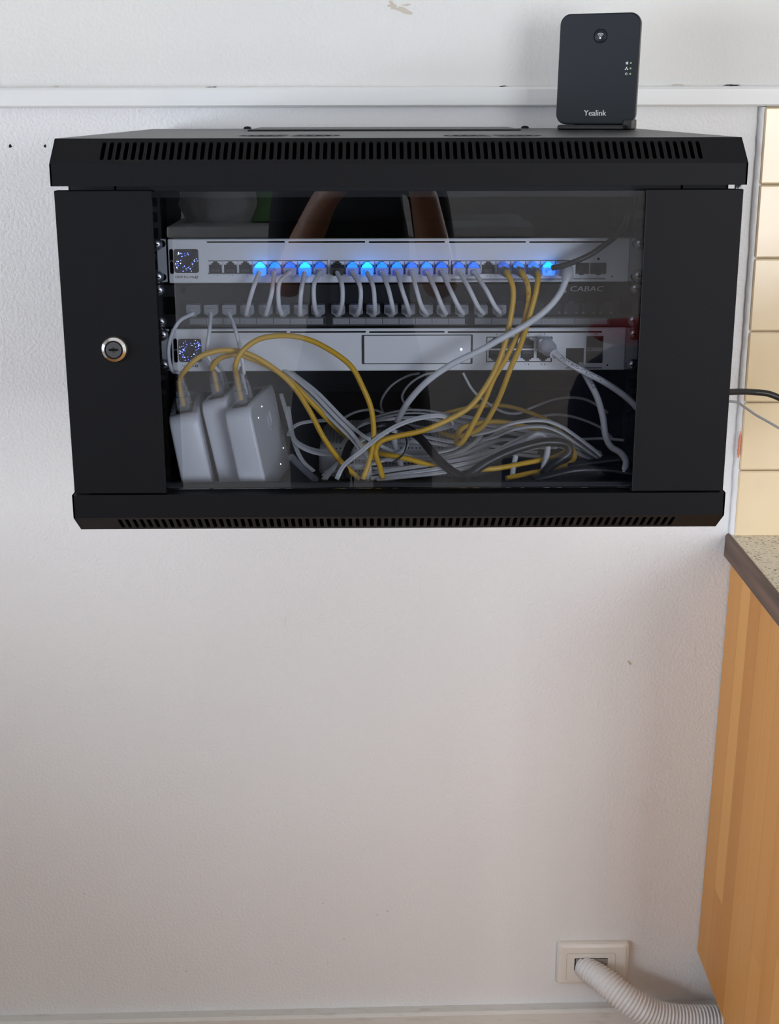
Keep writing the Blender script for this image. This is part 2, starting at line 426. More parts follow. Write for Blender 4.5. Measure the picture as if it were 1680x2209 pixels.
for s, (u, v) in enumerate([(120, 186), (455, 188), (520, 189), (1085, 186), (1465, 183), (1580, 184)]): blob('chip', u, v, .006+.004*(s % 3), .0011, 'print' if s % 2 else 'scrape', 40+s, spiky=.8, Y=RY1-.0002, parent=wall_up)

# ------------------------------------------------------------------ wall-mounted rack cabinet
def zr(z): return z+ZO
cab = thing('server_cabinet', 'black wall-mounted rack cabinet with a tinted glass door', 'cabinet', (0, .3, ZO))
CD = .585                                    # cabinet depth
def slot_plate(mb, frame, x0, x1, h, slots, sw, b0, b1, th):
    """plate in local (a along x, b along h) pierced by capsule slots; thickness th along e3 inwards"""
    o, a, b, c = [Vector(q) for q in frame]
    P = lambda s, t, d: o+a*s+b*t+c*d
    def quad(s0, t0, s1, t1):
        for d, flip in ((0, False), (th, True)):
            f = [P(s0, t0, d), P(s1, t0, d), P(s1, t1, d), P(s0, t1, d)]
            mb.add(f, [(0, 1, 2, 3) if not flip else (3, 2, 1, 0)])
    pitch = slots[1]-slots[0]; e0 = slots[0]-pitch/2; e1 = slots[-1]+pitch/2
    quad(x0, 0, e0, h); quad(e1, 0, x1, h)
    r = sw/2; n = 5
    for s in slots:
        hole = [(s+r*math.cos(R(180*k/n)), b1-r+r*math.sin(R(180*k/n))) for k in range(n+1)] + [(s-r*math.cos(R(180*k/n)), b0+r-r*math.sin(R(180*k/n))) for k in range(n+1)]
        L_, R_ = s-pitch/2, s+pitch/2
        out = [(R_, b1-r)] + [(R_-pitch*k/n, h) for k in range(1, n)] + [(L_, b1-r)] + [(L_, b0+r)] + [(L_+pitch*k/n, 0) for k in range(1, n)] + [(R_, b0+r)]
        out[1] = (R_, h); out[n-1] = (L_, h); out[n+2] = (L_, 0); out[2*n] = (R_, 0)
        k2 = len(hole)
        for d, flip in ((0, False), (th, True)):
            vs = [P(*q, d) for q in hole]+[P(*q, d) for q in out]
            fs = [(i, k2+i, k2+(i+1) % k2, (i+1) % k2) for i in range(k2)]
            mb.add(vs, [f if flip else f[::-1] for f in fs])
        vs = [P(*q, 0) for q in hole]+[P(*q, th) for q in hole]
        mb.add(vs, [(i, (i+1) % k2, k2+(i+1) % k2, k2+i) for i in range(k2)])
    return mb
CY = .0282
# top cap
mb = MB(); t = .0015
mb.box((-.3, 0, zr(.3171)), (.3, t, zr(.3354)))
nrm = Vector((0, CY, .0208)); ch = nrm.length; nrm.normalize(); inn = Vector((0, nrm.z, -nrm.y))
xa = at(222, 326, .014).x; xb = at(1508, 322, .014).x; ns = 79
sl = [xa+(xb-xa)*k/(ns-1) for k in range(ns)]
slot_plate(mb, ((0, 0, zr(.3354)), (1, 0, 0), nrm, inn), -.3, .3, ch, sl, .0036, ch*.16, ch*.86, t)
mb.box((-.3, CY, zr(.3562)-t), (.3, CD, zr(.3562)), 1)
for s in (-1, 1):
    mb.prism([(0, .3171), (0, .3354), (CY, .3562), (CD, .3562), (CD, .3171)], ((s*.3-(t if s > 0 else 0), 0, ZO), (0, 1, 0), (0, 0, 1), (1, 0, 0)), 0, t)
mb.box((-.2985, CD-.002, zr(.3175)), (.2985, CD-.0005, zr(.3545)), 2); mb.box((-.2985, .0016, zr(.3195)), (.2985, CD-.002, zr(.3205)), 2)
cap = mb.build('top_cap', ['black', 'black_top', 'void'], cab)
# raised cover plate with screws and the fan guards on the roof
pa, pb = atz(522, 283, .3575), atz(1152, 284, .3575)
yy0 = .385; 
mb = MB().box((pa.x*1.0, yy0, zr(.3562)), (pb.x, .565, zr(.3582)), 0, .0006); pl = mb.build('cover_plate', 'black_top', cab)
for u in (532, 1134):
    xs = at(u, 280, .42).x
    MB().lathe([(.0045, 0), (.0045, .0012), (.003, .0026), (0.0001, .003)], (xs, .43, zr(.3582)), (0, 0, 1)).build('screw', 'print', pl)
for ua, ub in ((515, 735), (955, 1170)):
    qa, qb = atz(ua, 293, .3562), atz(ub, 293, .3562); cxm = (qa.x+qb.x)/2; rad = (qb.x-qa.x)/2; cym = qa.y
    mb = MB()
    for ri in range(5):
        r0 = rad*(1-ri*.18); r1 = r0-rad*.10
        for sct in range(4):
            vs = []; n = 12
            for k in range(n+1):
                an = R(90*sct+6+78*k/n); vs += [(cxm+r0*math.cos(an), cym+.0+r0*math.sin(an), zr(.35635)), (cxm+r1*math.cos(an), cym+r1*math.sin(an), zr(.35635))]
            mb.add(vs, [(2*k, 2*k+2, 2*k+3, 2*k+1) for k in range(n)])
    mb.build('fan_guard', 'void', cab)
# bottom tray
mb = MB()
mb.box((-.3, 0, zr(.0195)), (.3, t, zr(.0400))); mb.box((-.3, 0, zr(.0400)), (.3, .03, zr(.0412)))
nb = Vector((0, CY, -.0195)); chb = nb.length; nb.normalize(); inb = Vector((0, -nb.z, nb.y))
xa = at(262, 1131, .014).x; xb = at(1448, 1120, .014).x; ns = 78
slot_plate(mb, ((0, 0, zr(.0195)), (1, 0, 0), nb, inb), -.3, .3, chb, [xa+(xb-xa)*k/(ns-1) for k in range(ns)], .0036, chb*.14, chb*.88, t)
mb.box((-.3, CY, ZO), (.3, CD, zr(t)))
for s in (-1, 1):
    mb.prism([(0, .0412), (0, .0195), (CY, 0), (CD, 0), (CD, .0412)], ((s*.3-(t if s > 0 else 0), 0, ZO), (0, 1, 0), (0, 0, 1), (1, 0, 0)), 0, t)
mb.build('bottom_tray', 'black', cab)
# body: sides, back, floor, front lips, frame posts
FLOOR = .020
mb = MB().box((-.288, .022, zr(FLOOR-.001)), (.288, CD-.002, zr(FLOOR))); mb.box((-.288, .024, zr(FLOOR)), (.288, .030, zr(.0455))); mb.build('inner_floor', 'black_in', cab)
MB().box((-.288, CD-.004, zr(FLOOR)), (.288, CD-.001, zr(.3195))).build('back_panel', 'black_in', cab)
for s in (-1, 1):
    MB().box((s*.2900, .024, zr(.0200)), (s*.2880, CD-.001, zr(.3195))).build('side_panel', 'black', cab)
    mb = MB().box((s*.288, .024, zr(.0412)), (s*.248, .028, zr(.3171))); mb.box((s*.250, .024, zr(.0412)), (s*.248, .060, zr(.3171))); mb.build('frame_post', 'black_in', cab)
    # rack rail with square holes to hold the devices
    mb = MB(); xr = (s*.226, s*.262); zc = zr(.05)
    mb.box((xr[0], .126, zr(FLOOR)), (s*.229, .129, zr(.3195))); mb.box((s*.243, .126, zr(FLOOR)), (xr[1], .129, zr(.3195)))
    zz = zr(FLOOR)
    while zz < zr(.315): mb.box((s*.229, .126, zz), (s*.243, .129, zz+.005)); zz += .0148
    mb.build('rack_rail', 'black_in', cab)
MB().box((-.248, .024, zr(.3060)), (.248, .028, zr(.3171))).build('top_lip', 'black_in', cab)
# door
dz0, dz1 = .0428, .3132
door = MB().box((-.2175, .0025, zr(.0455)), (.2175, .0065, zr(.3125)), 0, .0004).build('glass_door', 'door_glass', cab)
for s in (-1, 1):
    mb = MB()
    mb.box((s*.2975, 0, zr(dz0)), (s*.2135, .0015, zr(dz1)), 0, .0005)
    mb.box((s*.2975, .0015, zr(dz0)), (s*.296, .016, zr(dz1))); mb.box((s*.296, .0015, zr(dz1-.0015)), (s*.2135, .014, zr(dz1))); mb.box((s*.296, .0015, zr(dz0)), (s*.2135, .014, zr(dz0+.0015)))
    mb.build('door_stile', 'black', door)
lx, lz = -.2532, .176
mb = MB(); ax = (0, -1, 0)
mb.lathe([(.0118, 0), (.0118, .0015), (.0108, .0032), (.0084, .0050), (.0078, .0050), (.0076, .0042), (.0072, .0042), (.0070, .0048), (.0001, .0048)], (lx, 0, zr(lz)), ax, n=40, mats=[0, 0, 0, 0, 0, 2, 0, 1], smooth=False)
mb.prism([(.0045, .0014), (.0015, .0014), (.0008, .0022), (-.0008, .0022), (-.0015, .0014), (-.0045, .0014), (-.0045, -.001), (-.0015, -.001), (-.0006, -.0022), (.0006, -.0022), (.0015, -.001), (.0045, -.001)][::-1], ((lx, -.0048, zr(lz)), (1, 0, 0), (0, 0, 1), (0, -1, 0)), 0, .0004, 0)
mb.prism([(.0036, .0008), (-.0036, .0008), (-.0036, -.0006), (.0036, -.0006)][::-1], ((lx, -.0052, zr(lz)), (1, 0, 0), (0, 0, 1), (0, -1, 0)), 0, .0003, 2)
o = mb.build('lock', ['chrome', 'lockface', 'void'], door); o['label'] = 'chrome cam lock with keyhole'
for u, v in ((1592, 402), (1545, 1060)):
    p = at(u, v, .012); MB().lathe([(.003, -.004), (.003, .004)], p-Vector((0, 0, .0)), (0, 0, 1), n=12).build('hinge_pin', 'steel', cab)

# ------------------------------------------------------------------ rack devices
FY = .1207
def screw(parent, u, v, Y=FY, r=.0062):
    p = at(u, v, Y); mb = MB()
    mb.lathe([(r, 0), (r, .0015), (r*.8, .0032), (r*.4, .0042), (.0001, .0044)], p, (0, -1, 0), n=18)
    for a in (0, 1):
        d = Vector((1, 0, 0)) if a else Vector((0, 0, 1)); e = Vector((0, 0, 1)) if a else Vector((1, 0, 0))
        mb.prism([(.0028, .0006), (-.0028, .0006), (-.0028, -.0006), (.0028, -.0006)], (p, d, e, (0, -1, 0)), .0035, .0047, 1)
    mb.build('rack_screw', ['steel', 'print'], parent)
def ear(parent, ua, ub, v0, v1, holes, Y=FY+.002):
    a, b = at(ua, v0, Y), at(ub, v1, Y)
    mb = MB().box((a.x, Y, a.z), (b.x, Y+.002, b.z), 0, .0005)
    for (u, v) in holes:
        p = at(u, v, Y)
        mb.prism(rrect(.0125, .0068, .0033), (p, (1, 0, 0), (0, 0, 1), (0, -1, 0)), 0, .0003, 1)
    mb.build('mounting_ear', ['ear', 'void'], parent)
def panel_box(mb, ul, ur, vt, vb, depth, bev=.0008, Y=FY, mat=0):
    a = at(ul, (vt+vb)/2, Y); b = at(ur, (vt+vb)/2, Y); zt = at(860, vt, Y).z; zb_ = at(860, vb, Y).z
    mb.box((a.x, Y, zb_), (b.x, Y+depth, zt), mat, bev)
    return a.x, b.x, zb_, zt
def flat(mb, u0, v0, u1, v1, mat=0, d=.0004, Y=FY, r=None):
    a, b = at(u0, v0, Y), at(u1, v1, Y); w_, h_ = abs(b.x-a.x), abs(a.z-b.z); c = (a+b)/2
    poly = rrect(w_, h_, r if r else min(w_, h_)*.02, 3)
    mb.prism(poly, (Vector((c.x, Y, c.z)), (1, 0, 0), (0, 0, 1), (0, -1, 0)), 0, d, mat)
def frame_line(mb, u0, v0, u1, v1, wpx=1.2, mat=0, d=.0004, Y=FY):
    flat(mb, u0, v0, u1, v0+wpx, mat, d, Y); flat(mb, u0, v1-wpx, u1, v1, mat, d, Y); flat(mb, u0, v0, u0+wpx, v1, mat, d, Y); flat(mb, u1-wpx, v0, u1, v1, mat, d, Y)
def bolt(mb, u, v, s, Y=FY, mat=0):
    p = at(u, v, Y-.0004); poly = [(.1, .5), (-.3, -.08), (0, -.04), (-.12, -.5), (.3, .1), (.0, .06)]
    mb.prism([(x*s, y*s) for x, y in poly], (p, (1, 0, 0), (0, 0, 1), (0, -1, 0)), 0, .0002, mat)
def tx(mb, body, u, v, size, Y=FY-.0005, mat=0, **k): text(mb, body, at(u, v, Y), (1, 0, 0), (0, 0, 1), size, mat, **k)
def rj_port(parent, u, v, w_=.0121, h_=.0122, flip=False, Y=FY):
    """an open socket: dark recess, stepped latch notch, contacts"""
    c = at(u, v, Y); s = -1 if flip else 1; mb = MB()
    k = w_/2; q = h_/2
    outline = [(-k, -q), (k, -q), (k, q*.45), (k*.62, q*.45), (k*.62, q*.72), (k*.34, q*.72), (k*.34, q), (-k*.34, q), (-k*.34, q*.72), (-k*.62, q*.72), (-k*.62, q*.45), (-k, q*.45)]
    outline = [(x, y*s) for x, y in outline]
    if flip: outline = outline[::-1]
    mb.prism(outline, (c, (1, 0, 0), (0, 0, 1), (0, -1, 0)), 0, .0006, 0)
    for j in range(8):
        x = (-.5+(j+.5)/8)*w_*.72
        mb.prism([(x-.0003, -q*.85*s), (x+.0003, -q*.85*s), (x+.0003, -q*.35*s), (x-.0003, -q*.35*s)], (c, (1, 0, 0), (0, 0, 1), (0, -1, 0)), .0006, .0008, 1)
    return mb.build('port', ['port', 'label_frame'], parent)
def dots(parent, u0, v0, u1, v1, seed, mt, n):
    rnd = random.Random(seed); mb = MB()
    for _ in range(n):
        a = rnd.uniform(0, 2*math.pi); rr = rnd.uniform(.42, .95)
        x = max(-.86, min(.86, rr*1.05*math.cos(a))); y = max(-.86, min(.86, rr*1.05*math.sin(a)))
        u = (u0+u1)/2+x*(u1-u0)/2; v = (v0+v1)/2+y*(v1-v0)/2; p = at(u, v, FY-.0013); s = rnd.choice((.00028, .00036, .00050))
        mb.prism([(s*math.cos(R(60*k)), s*math.sin(R(60*k))) for k in range(6)], (p, (1, 0, 0), (0, 0, 1), (0, -1, 0)), 0, .0002)
    o = mb.build('display_lights', mt, parent); o['kind'] = 'stuff'; return o
def display(parent, u0, v0, u1, v1, seed):
    mb = MB(); flat(mb, u0, v0, u1, v1, 0, .0012, r=.0022); d = mb.build('status_display', 'display', parent)
    dots(d, u0, v0, u1, v1, seed, 'display_dot', 40); dots(d, u0, v0, u1, v1, seed+50, 'display_dot_pale', 14)
def tab(parent, u0, v0, u1, v1):
    mb = MB(); flat(mb, u0, v0, u1, v1, 0, .0008, r=.0018); p = at((u0+u1)/2, (v0+v1)/2, FY-.0009)
    mb.tube([p+Vector((.0011*math.cos(R(a)), 0, .0011*math.sin(R(a)))) for a in range(-30, 240, 30)], .0002, 5, 1)
    mb.build('reset_tab', ['display', 'print_pale'], parent)
def vents(parent, segs, v0, v1):
    for a, b in segs:
        mb = MB(); flat(mb, a, v0, b, v1, 0, .0003, r=.0004); mb.build('vent_slot', 'void', parent)
def globe(mb, u, v, s):
    p = at(u, v, FY-.0005); n = 20
    mb.tube([p+Vector((s*math.cos(2*math.pi*k/n), 0, s*math.sin(2*math.pi*k/n))) for k in range(n+1)], s*.28, 5, 0)

# --- upper switch
sw = thing('network_switch', 'silver 24-port network switch with glowing blue plugs, top of the rack', 'network switch', (0, FY+.1, zr(.22)))
mb = MB(); panel_box(mb, 363, 1357, 514.5, 609.5, .004); mb.build('face_plate', 'alu', sw)
mb = MB(); panel_box(mb, 364, 1356, 515.5, 609, .22, 0, FY+.004); mb.build('case', 'black_in', sw)  # silver case coloured black for the shade inside the cabinet
ear(sw, 337, 361.5, 515.5, 609, [(343, 526), (345, 598)]); ear(sw, 1359, 1386, 513, 606, [(1377, 526), (1374, 597)])
for u, v in ((337, 527), (340, 597), (1380, 525), (1377, 595)): screw(sw, u, v)
vents(sw, [(446, 614), (622, 787.5), (795.5, 959), (968.5, 1134), (1141.5, 1304)], 520.4, 523.6)
tab(sw, 365, 537, 376, 591); display(sw, 375, 537, 429.5, 588.5, 11)
mb = MB(); tx(mb, 'USW Pro Max', 400.5, 598, .0032, sx=1.06); globe(mb, 424, 598, .0011); mb.build('printed_name', 'print', sw)
PX = [448.6+32.3*(k+.5) for k in range(8)]+[712+32*(k+.5) for k in range(8)]+[973+32.05*(k+.5) for k in range(8)]
PV = 576.5
for u0, u1 in ((448.6, 706.9), (712, 968.4), (973, 1229.5)):
    mb = MB(); frame_line(mb, u0, 561.8, u1, 590.6, 1.1); 
    for k in range(1, 8):
        uu = u0+(u1-u0)*k/8; flat(mb, uu-1, 564, uu+1, 589, 1, .0005)
    flat(mb, u0+1.5, 588, u1-1.5, 589.2, 1, .0004)
    mb.build('port_block_frame', ['port_frame', 'label_strip'], sw)
for k in range(24): rj_port(sw, PX[k], PV, .0122, .0110)
mb = MB()
for k in range(24): tx(mb, str(k+1), PX[k]-3, 595.3, .0017); bolt(mb, PX[k]+4, 595, .0020)
tx(mb, '25', 1253, 596, .0017); tx(mb, '26', 1289, 596, .0017); flat(mb, 1288, 556, 1293, 561)
flat(mb, 1318, 594.5, 1321.5, 597.5, r=.0006); mb.build('port_numbers', 'print', sw)['kind'] = 'stuff'
mb = MB(); flat(mb, 972, 601, 1229, 604.5); flat(mb, 1236, 600, 1305, 602.5); mb.build('marking_line', 'label_strip', sw)
for u0, u1 in ((1237, 1270), (1273, 1307)):
    mb = MB(); flat(mb, u0, 567, u1, 591, 0, .0006, r=.0006); flat(mb, u0+2, 568.5, u1-2, 589, 1, .0009, r=.0006); flat(mb, (u0+u1)/2-5, 591, (u0+u1)/2+5, 593, 0, .0006)
    p = at((u0+u1)/2, 578, FY-.0010); mb.tube([p+Vector((.0008, 0, .002)), p+Vector((-.0008, 0, .001)), p+Vector((.0006, 0, -.001)), p+Vector((0, 0, -.0025))], .0003, 5, 2)
    mb.build('fibre_port', ['port_frame', 'port', 'label_frame'], sw)

# --- patch panel
pp = thing('rack_patch_bay', 'matt black patch panel with label strips under its row of sockets', 'patch panel', (0, FY+.02, zr(.17)))
PPY = FY+.003
mb = MB(); panel_box(mb, 338, 1378, 612, 704.5, .04, Y=PPY); 
mb.build('face', 'patch', pp)
for q in ((352, 640, 380, 678), (1338, 640, 1362, 678), (390, 621, 400, 632)):
    mb = MB(); flat(mb, *q, 0, .0006, PPY, r=.0015); mb.build('punched_hole', 'void', pp)
for u, v in ((342, 626), (346, 694), (1371, 622), (1366, 691)): screw(pp, u, v, PPY)
PLU = [420, 458, 497, 535.5, 575, 612, 650, 687, 730, 768, 805, 843, 880, 918, 955.5, 994, 1035, 1074.5]
for k in range(6):
    u = 1119+37.4*k
    c = at(u, 664, PPY); mb = MB()
    mb.prism([(-.007, -.006), (.007, -.006), (.007, .005), (.003, .005), (.003, .007), (-.003, .007), (-.003, .005), (-.007, .005)], (c, (1, 0, 0), (0, 0, 1), (0, -1, 0)), 0, .0015, 0)
    for sx in (-1, 1): mb.prism(rrect(.0026, .0020, .0003), (c+Vector((sx*.0052, 0, -.0045)), (1, 0, 0), (0, 0, 1), (0, -1, 0)), .0015, .002, 1)
    mb.build('port', ['patch_port', 'label_frame'], pp)
for (u0, u1, n0) in ((409, 698, 1), (718, 1003, 9), (1024, 1310, 17)):
    mb = MB(); frame_line(mb, u0-1, 684, u1+4, 700.5, 1.1, 0, .0010, PPY); fo = mb.build('label_holder', 'label_frame', pp)
    for k in range(8):
        a = u0+(u1-u0)*k/8; b_ = u0+(u1-u0)*(k+1)/8
        mb = MB(); flat(mb, a+.6, 686.5, b_-.6, 698.5, 0, .0012, PPY); tx(mb, str(n0+k), a+9, 695, .0022, PPY-.0014, 1); mb.build('label_card', ['label_strip', 'label_frame'], fo)
mb = MB(); tx(mb, 'CABAC', 1265.5, 623.5, .0072, PPY-.0004, sx=1.38, shear=.18)
p = at(1217, 624, PPY-.0004)
for q in (0, 1): mb.tube([p+Vector(((.0035-.0011*q)*math.cos(R(a)), 0, (.0030-.001*q)*math.sin(R(a)))) for a in range(150-q*30, 330, 20)], .0005, 5, 0)
mb.build('maker_lettering', 'print_pale', pp)

# --- gateway below
gw = thing('network_gateway', 'silver rack gateway with a wide blank drive bay, lowest in the rack', 'network gateway', (0, FY+.1, zr(.13)))
mb = MB(); panel_box(mb, 370, 1348.5, 708.5, 799.8, .004); mb.build('face_plate', 'alu', gw)
mb = MB(); panel_box(mb, 371, 1347.5, 709.5, 799, .20, 0, FY+.004); mb.build('case', 'black_in', gw)  # case blackened for the shade, like the switch above
ear(gw, 346, 368.5, 710, 800, [(356, 722), (359, 787)]); ear(gw, 1350, 1374, 707, 797, [(1366, 721), (1363, 787)])
for u, v in ((350, 722), (353, 787), (1367, 720), (1364, 787)): screw(gw, u, v)
vents(gw, [(455, 618.5), (625.5, 789), (796, 958.7), (965.5, 1128), (1135, 1298)], 714.6, 717.6)
tab(gw, 374, 730, 384, 782); display(gw, 384.5, 731, 436, 780.5, 33)
mb = MB(); tx(mb, 'UXG Max', 408, 789.5, .0032, sx=1.0); globe(mb, 424, 789.5, .0011); mb.build('printed_name', 'print', gw)
mb = MB(); flat(mb, 780, 722.5, 1019, 784.5, 0, .0006, r=.0008); flat(mb, 785.5, 724, 1014.5, 782.5, 1, .0014, r=.0008); bay = mb.build('drive_bay', ['port_frame', 'alu'], gw)
mb = MB(); flat(mb, 993, 751.5, 996.4, 754.8, 0, .0018, r=.0006); mb.build('bay_light', 'led_white', bay)
mb = MB(); frame_line(mb, 1049, 726.5, 1190, 780.5, 1.1)
mb.build('port_block_frame', 'port_frame', gw)
for k in range(4):
    u = 1068+34.5*k
    rj_port(gw, u, 740, .0128, .0105); rj_port(gw, u, 767, .0128, .0105, flip=True)
mb = MB()
for k in range(4):
    u = 1068+34.5*k
    tx(mb, str(2*k+1), u-4, 721, .0018); bolt(mb, u+3, 721, .0022); tx(mb, str(2*k+2), u-4, 786, .0018); bolt(mb, u+3, 786, .0022)
tx(mb, '10', 1280, 721, .0020); globe(mb, 1286, 721, .0008); tx(mb, '11', 1280, 786, .0018); flat(mb, 1308, 786, 1311.5, 789, r=.0006)
mb.build('port_numbers', 'print', gw)['kind'] = 'stuff'
mb = MB(); flat(mb, 1221, 751, 1258, 788, 0, .0004); flat(mb, 1223, 753, 1256, 786, 1, .0007); mb.build('wan_port', ['port_frame', 'port'], gw)
mb = MB(); flat(mb, 1265, 725, 1299, 783, 0, .0005); flat(mb, 1266.5, 727, 1297, 748.5, 1, .0008); flat(mb, 1266.5, 758, 1297, 781, 1, .0008); flat(mb, 1266, 750, 1298, 757, 2, .0010)
p = at(1273, 753, FY-.0012); mb.prism([(-.0013, -.001), (.0013, -.001), (0, .0014)], (p, (1, 0, 0), (0, 0, 1), (0, -1, 0)), 0, .0002, 0)
mb.build('fibre_port', ['port_frame', 'port', 'label_strip'], gw)
mb = MB(); flat(mb, 1220, 792, 1298, 794.5); mb.build('marking_line', 'label_strip', gw)

# ------------------------------------------------------------------ plugs and cables
ORD = ['first', 'second', 'third', 'fourth', 'fifth', 'sixth', 'seventh', 'eighth', 'ninth', 'tenth', 'eleventh', 'twelfth', 'thirteenth', 'fourteenth', 'fifteenth', 'sixteenth', 'seventeenth', 'eighteenth', 'nineteenth', 'twentieth', 'twenty-first', 'twenty-second', 'twenty-third', 'twenty-fourth']
def P3(L, r=.002):
    out = []
    for u, v, Y in L:
        p = at(u, v, Y)
        if p.z < zr(FLOOR)+r*1.1:
            p = atz(u, v, FLOOR+r*1.1)
            if p.y < .034: p = at(u, v, .034)
        out.append(p)
    return out
TWIN = []
for cxx in (-1, 1):
    pass
nT = 7
TWIN = [(1.0+math.cos(R(-125+250*k/nT))*1.0, math.sin(R(-125+250*k/nT))) for k in range(nT+1)] + [(-1.0+math.cos(R(55+250*k/nT))*1.0, math.sin(R(55+250*k/nT))) for k in range(nT+1)]
def switch_plug(parent, u, v, glow, body):
    """moulded translucent plug seated in a switch port: body, stepped lit latch above it"""
    c = at(u, v, FY); k = .0061; mb = MB()
    poly = [(-k, -.0015), (-k*.97, -.0050), (-k*.55, -.0062), (k*.55, -.0062), (k*.97, -.0050), (k, -.0015), (k, .0012), (-k, .0012)]
    mb.prism(poly, (c, (1, 0, 0), (0, 0, 1), (0, -1, 0)), .0008, .012, 0)
    mb.prism([(x*.5, y*.5-.0022) for x, y in rrect(.009, .007, .002)], (c, (1, 0, 0), (0, 0, 1), (0, -1, 0)), .012, .0175, 0)
    pl = mb.build('plug', body, parent)
    mb = MB()
    for w_, z0_, z1_, d in ((.0100, .0012, .0028, .0100), (.0072, .0028, .0044, .0085), (.0040, .0044, .0060, .0070)):
        mb.box((c.x-w_/2, FY-d, c.z+z0_), (c.x+w_/2, FY-.0008, c.z+z1_), 0, .0003)
    mb.build('latch', glow, pl)
    return c+Vector((0, -.0165, -.0025))
def panel_plug(parent, u, v):
    c = at(u, v, PPY); mb = MB(); k = .0066
    poly = [(-k, .0040), (-k*.9, .0050), (k*.9, .0050), (k, .0040), (k, -.0032), (k*.55, -.0048), (k*.30, -.0066), (-k*.30, -.0066), (-k*.55, -.0048), (-k, -.0032)]
    mb.prism(poly[::-1], (c, (1, 0, 0), (0, 0, 1), (0, -1, 0)), .0012, .013, 0)
    mb.prism([(x*.8, y*.7-.001) for x, y in rrect(.010, .008, .002)], (c, (1, 0, 0), (0, 0, 1), (0, -1, 0)), .013, .015, 0)
    mb.build('plug', 'plug_dim', parent)
    return c+Vector((0, -.014, -.003))
GLOW = {4: 3, 5: 2, 6: 1, 7: 3, 8: 1, 9: 0, 10: 2, 11: 3, 12: 2, 13: 2, 14: 1, 15: 2, 16: 1, 17: 1, 18: 1, 20: 1, 21: 2, 22: 2, 23: 3}
GM = {3: ('glow_bright', 'body_bright'), 2: ('glow_mid', 'body_mid'), 1: ('glow_low', 'body_low'), 0: ('port', 'patch_port')}
GM[0] = ('patch_port', 'cord_grey')
MIDS = {4: [(545, 625)], 5: [(586, 632)], 6: [(602, 612), (601, 655)], 7: [(649, 632)], 8: [(677, 615), (678, 658)], 9: [(738, 618), (738, 652)], 10: [(777, 620), (777, 655)],
        11: [(805, 620), (808, 655)], 12: [(838, 625), (846, 660)], 13: [(867, 625), (878, 658)], 14: [(899, 628), (909, 660)], 15: [(939, 625), (952, 658)], 16: [(974, 632), (989, 662)],
        17: [(1013, 625), (1030, 660)], 18: [(1050, 628), (1067, 660)]}
ENDS = {4: 531, 5: 574, 6: 607, 7: 647, 8: 683, 9: 731, 10: 771, 11: 808, 12: 848, 13: 883, 14: 920, 15: 961, 16: 998, 17: 1042, 18: 1080}
for i, pn in enumerate(range(4, 19)):
    g = GM[GLOW[pn]]; pos = at(PX[pn-1], PV, FY)
    t_ = thing('patch_cable', 'short white patch cable from switch port %d down to the %s patch panel plug' % (pn, ORD[i+3]), 'cable', pos, 'short white patch cables')
    a = switch_plug(t_, PX[pn-1], PV+1.5, g[0], g[1]); b_ = panel_plug(t_, PLU[i+3], 665)
    st = [a] + P3([(u, v, .086) for u, v in MIDS[pn]]) + [at(ENDS[pn], 675.5, .098), at(ENDS[pn]+(PLU[i+3]-ENDS[pn])*.4, 673, PPY-.014)]
    MB().tube(spline(st, 8), .00225, 8).build('cord', 'cord_white', t_)
def round_cable(name, label, L, r, mt, group=None, parent=None, k=7, prof=None, cat='cable', first=None, up=None):
    st = P3(L, r)
    if first is not None: st = [first]+st
    path = spline(st, k); mb = MB()
    mb.tube(path, r, 9, prof=prof, upref=up)
    if parent is not None: return mb.build('cord', mt, parent), path
    o = mb.build(name, mt); tag(o, label, cat, group); return o, path

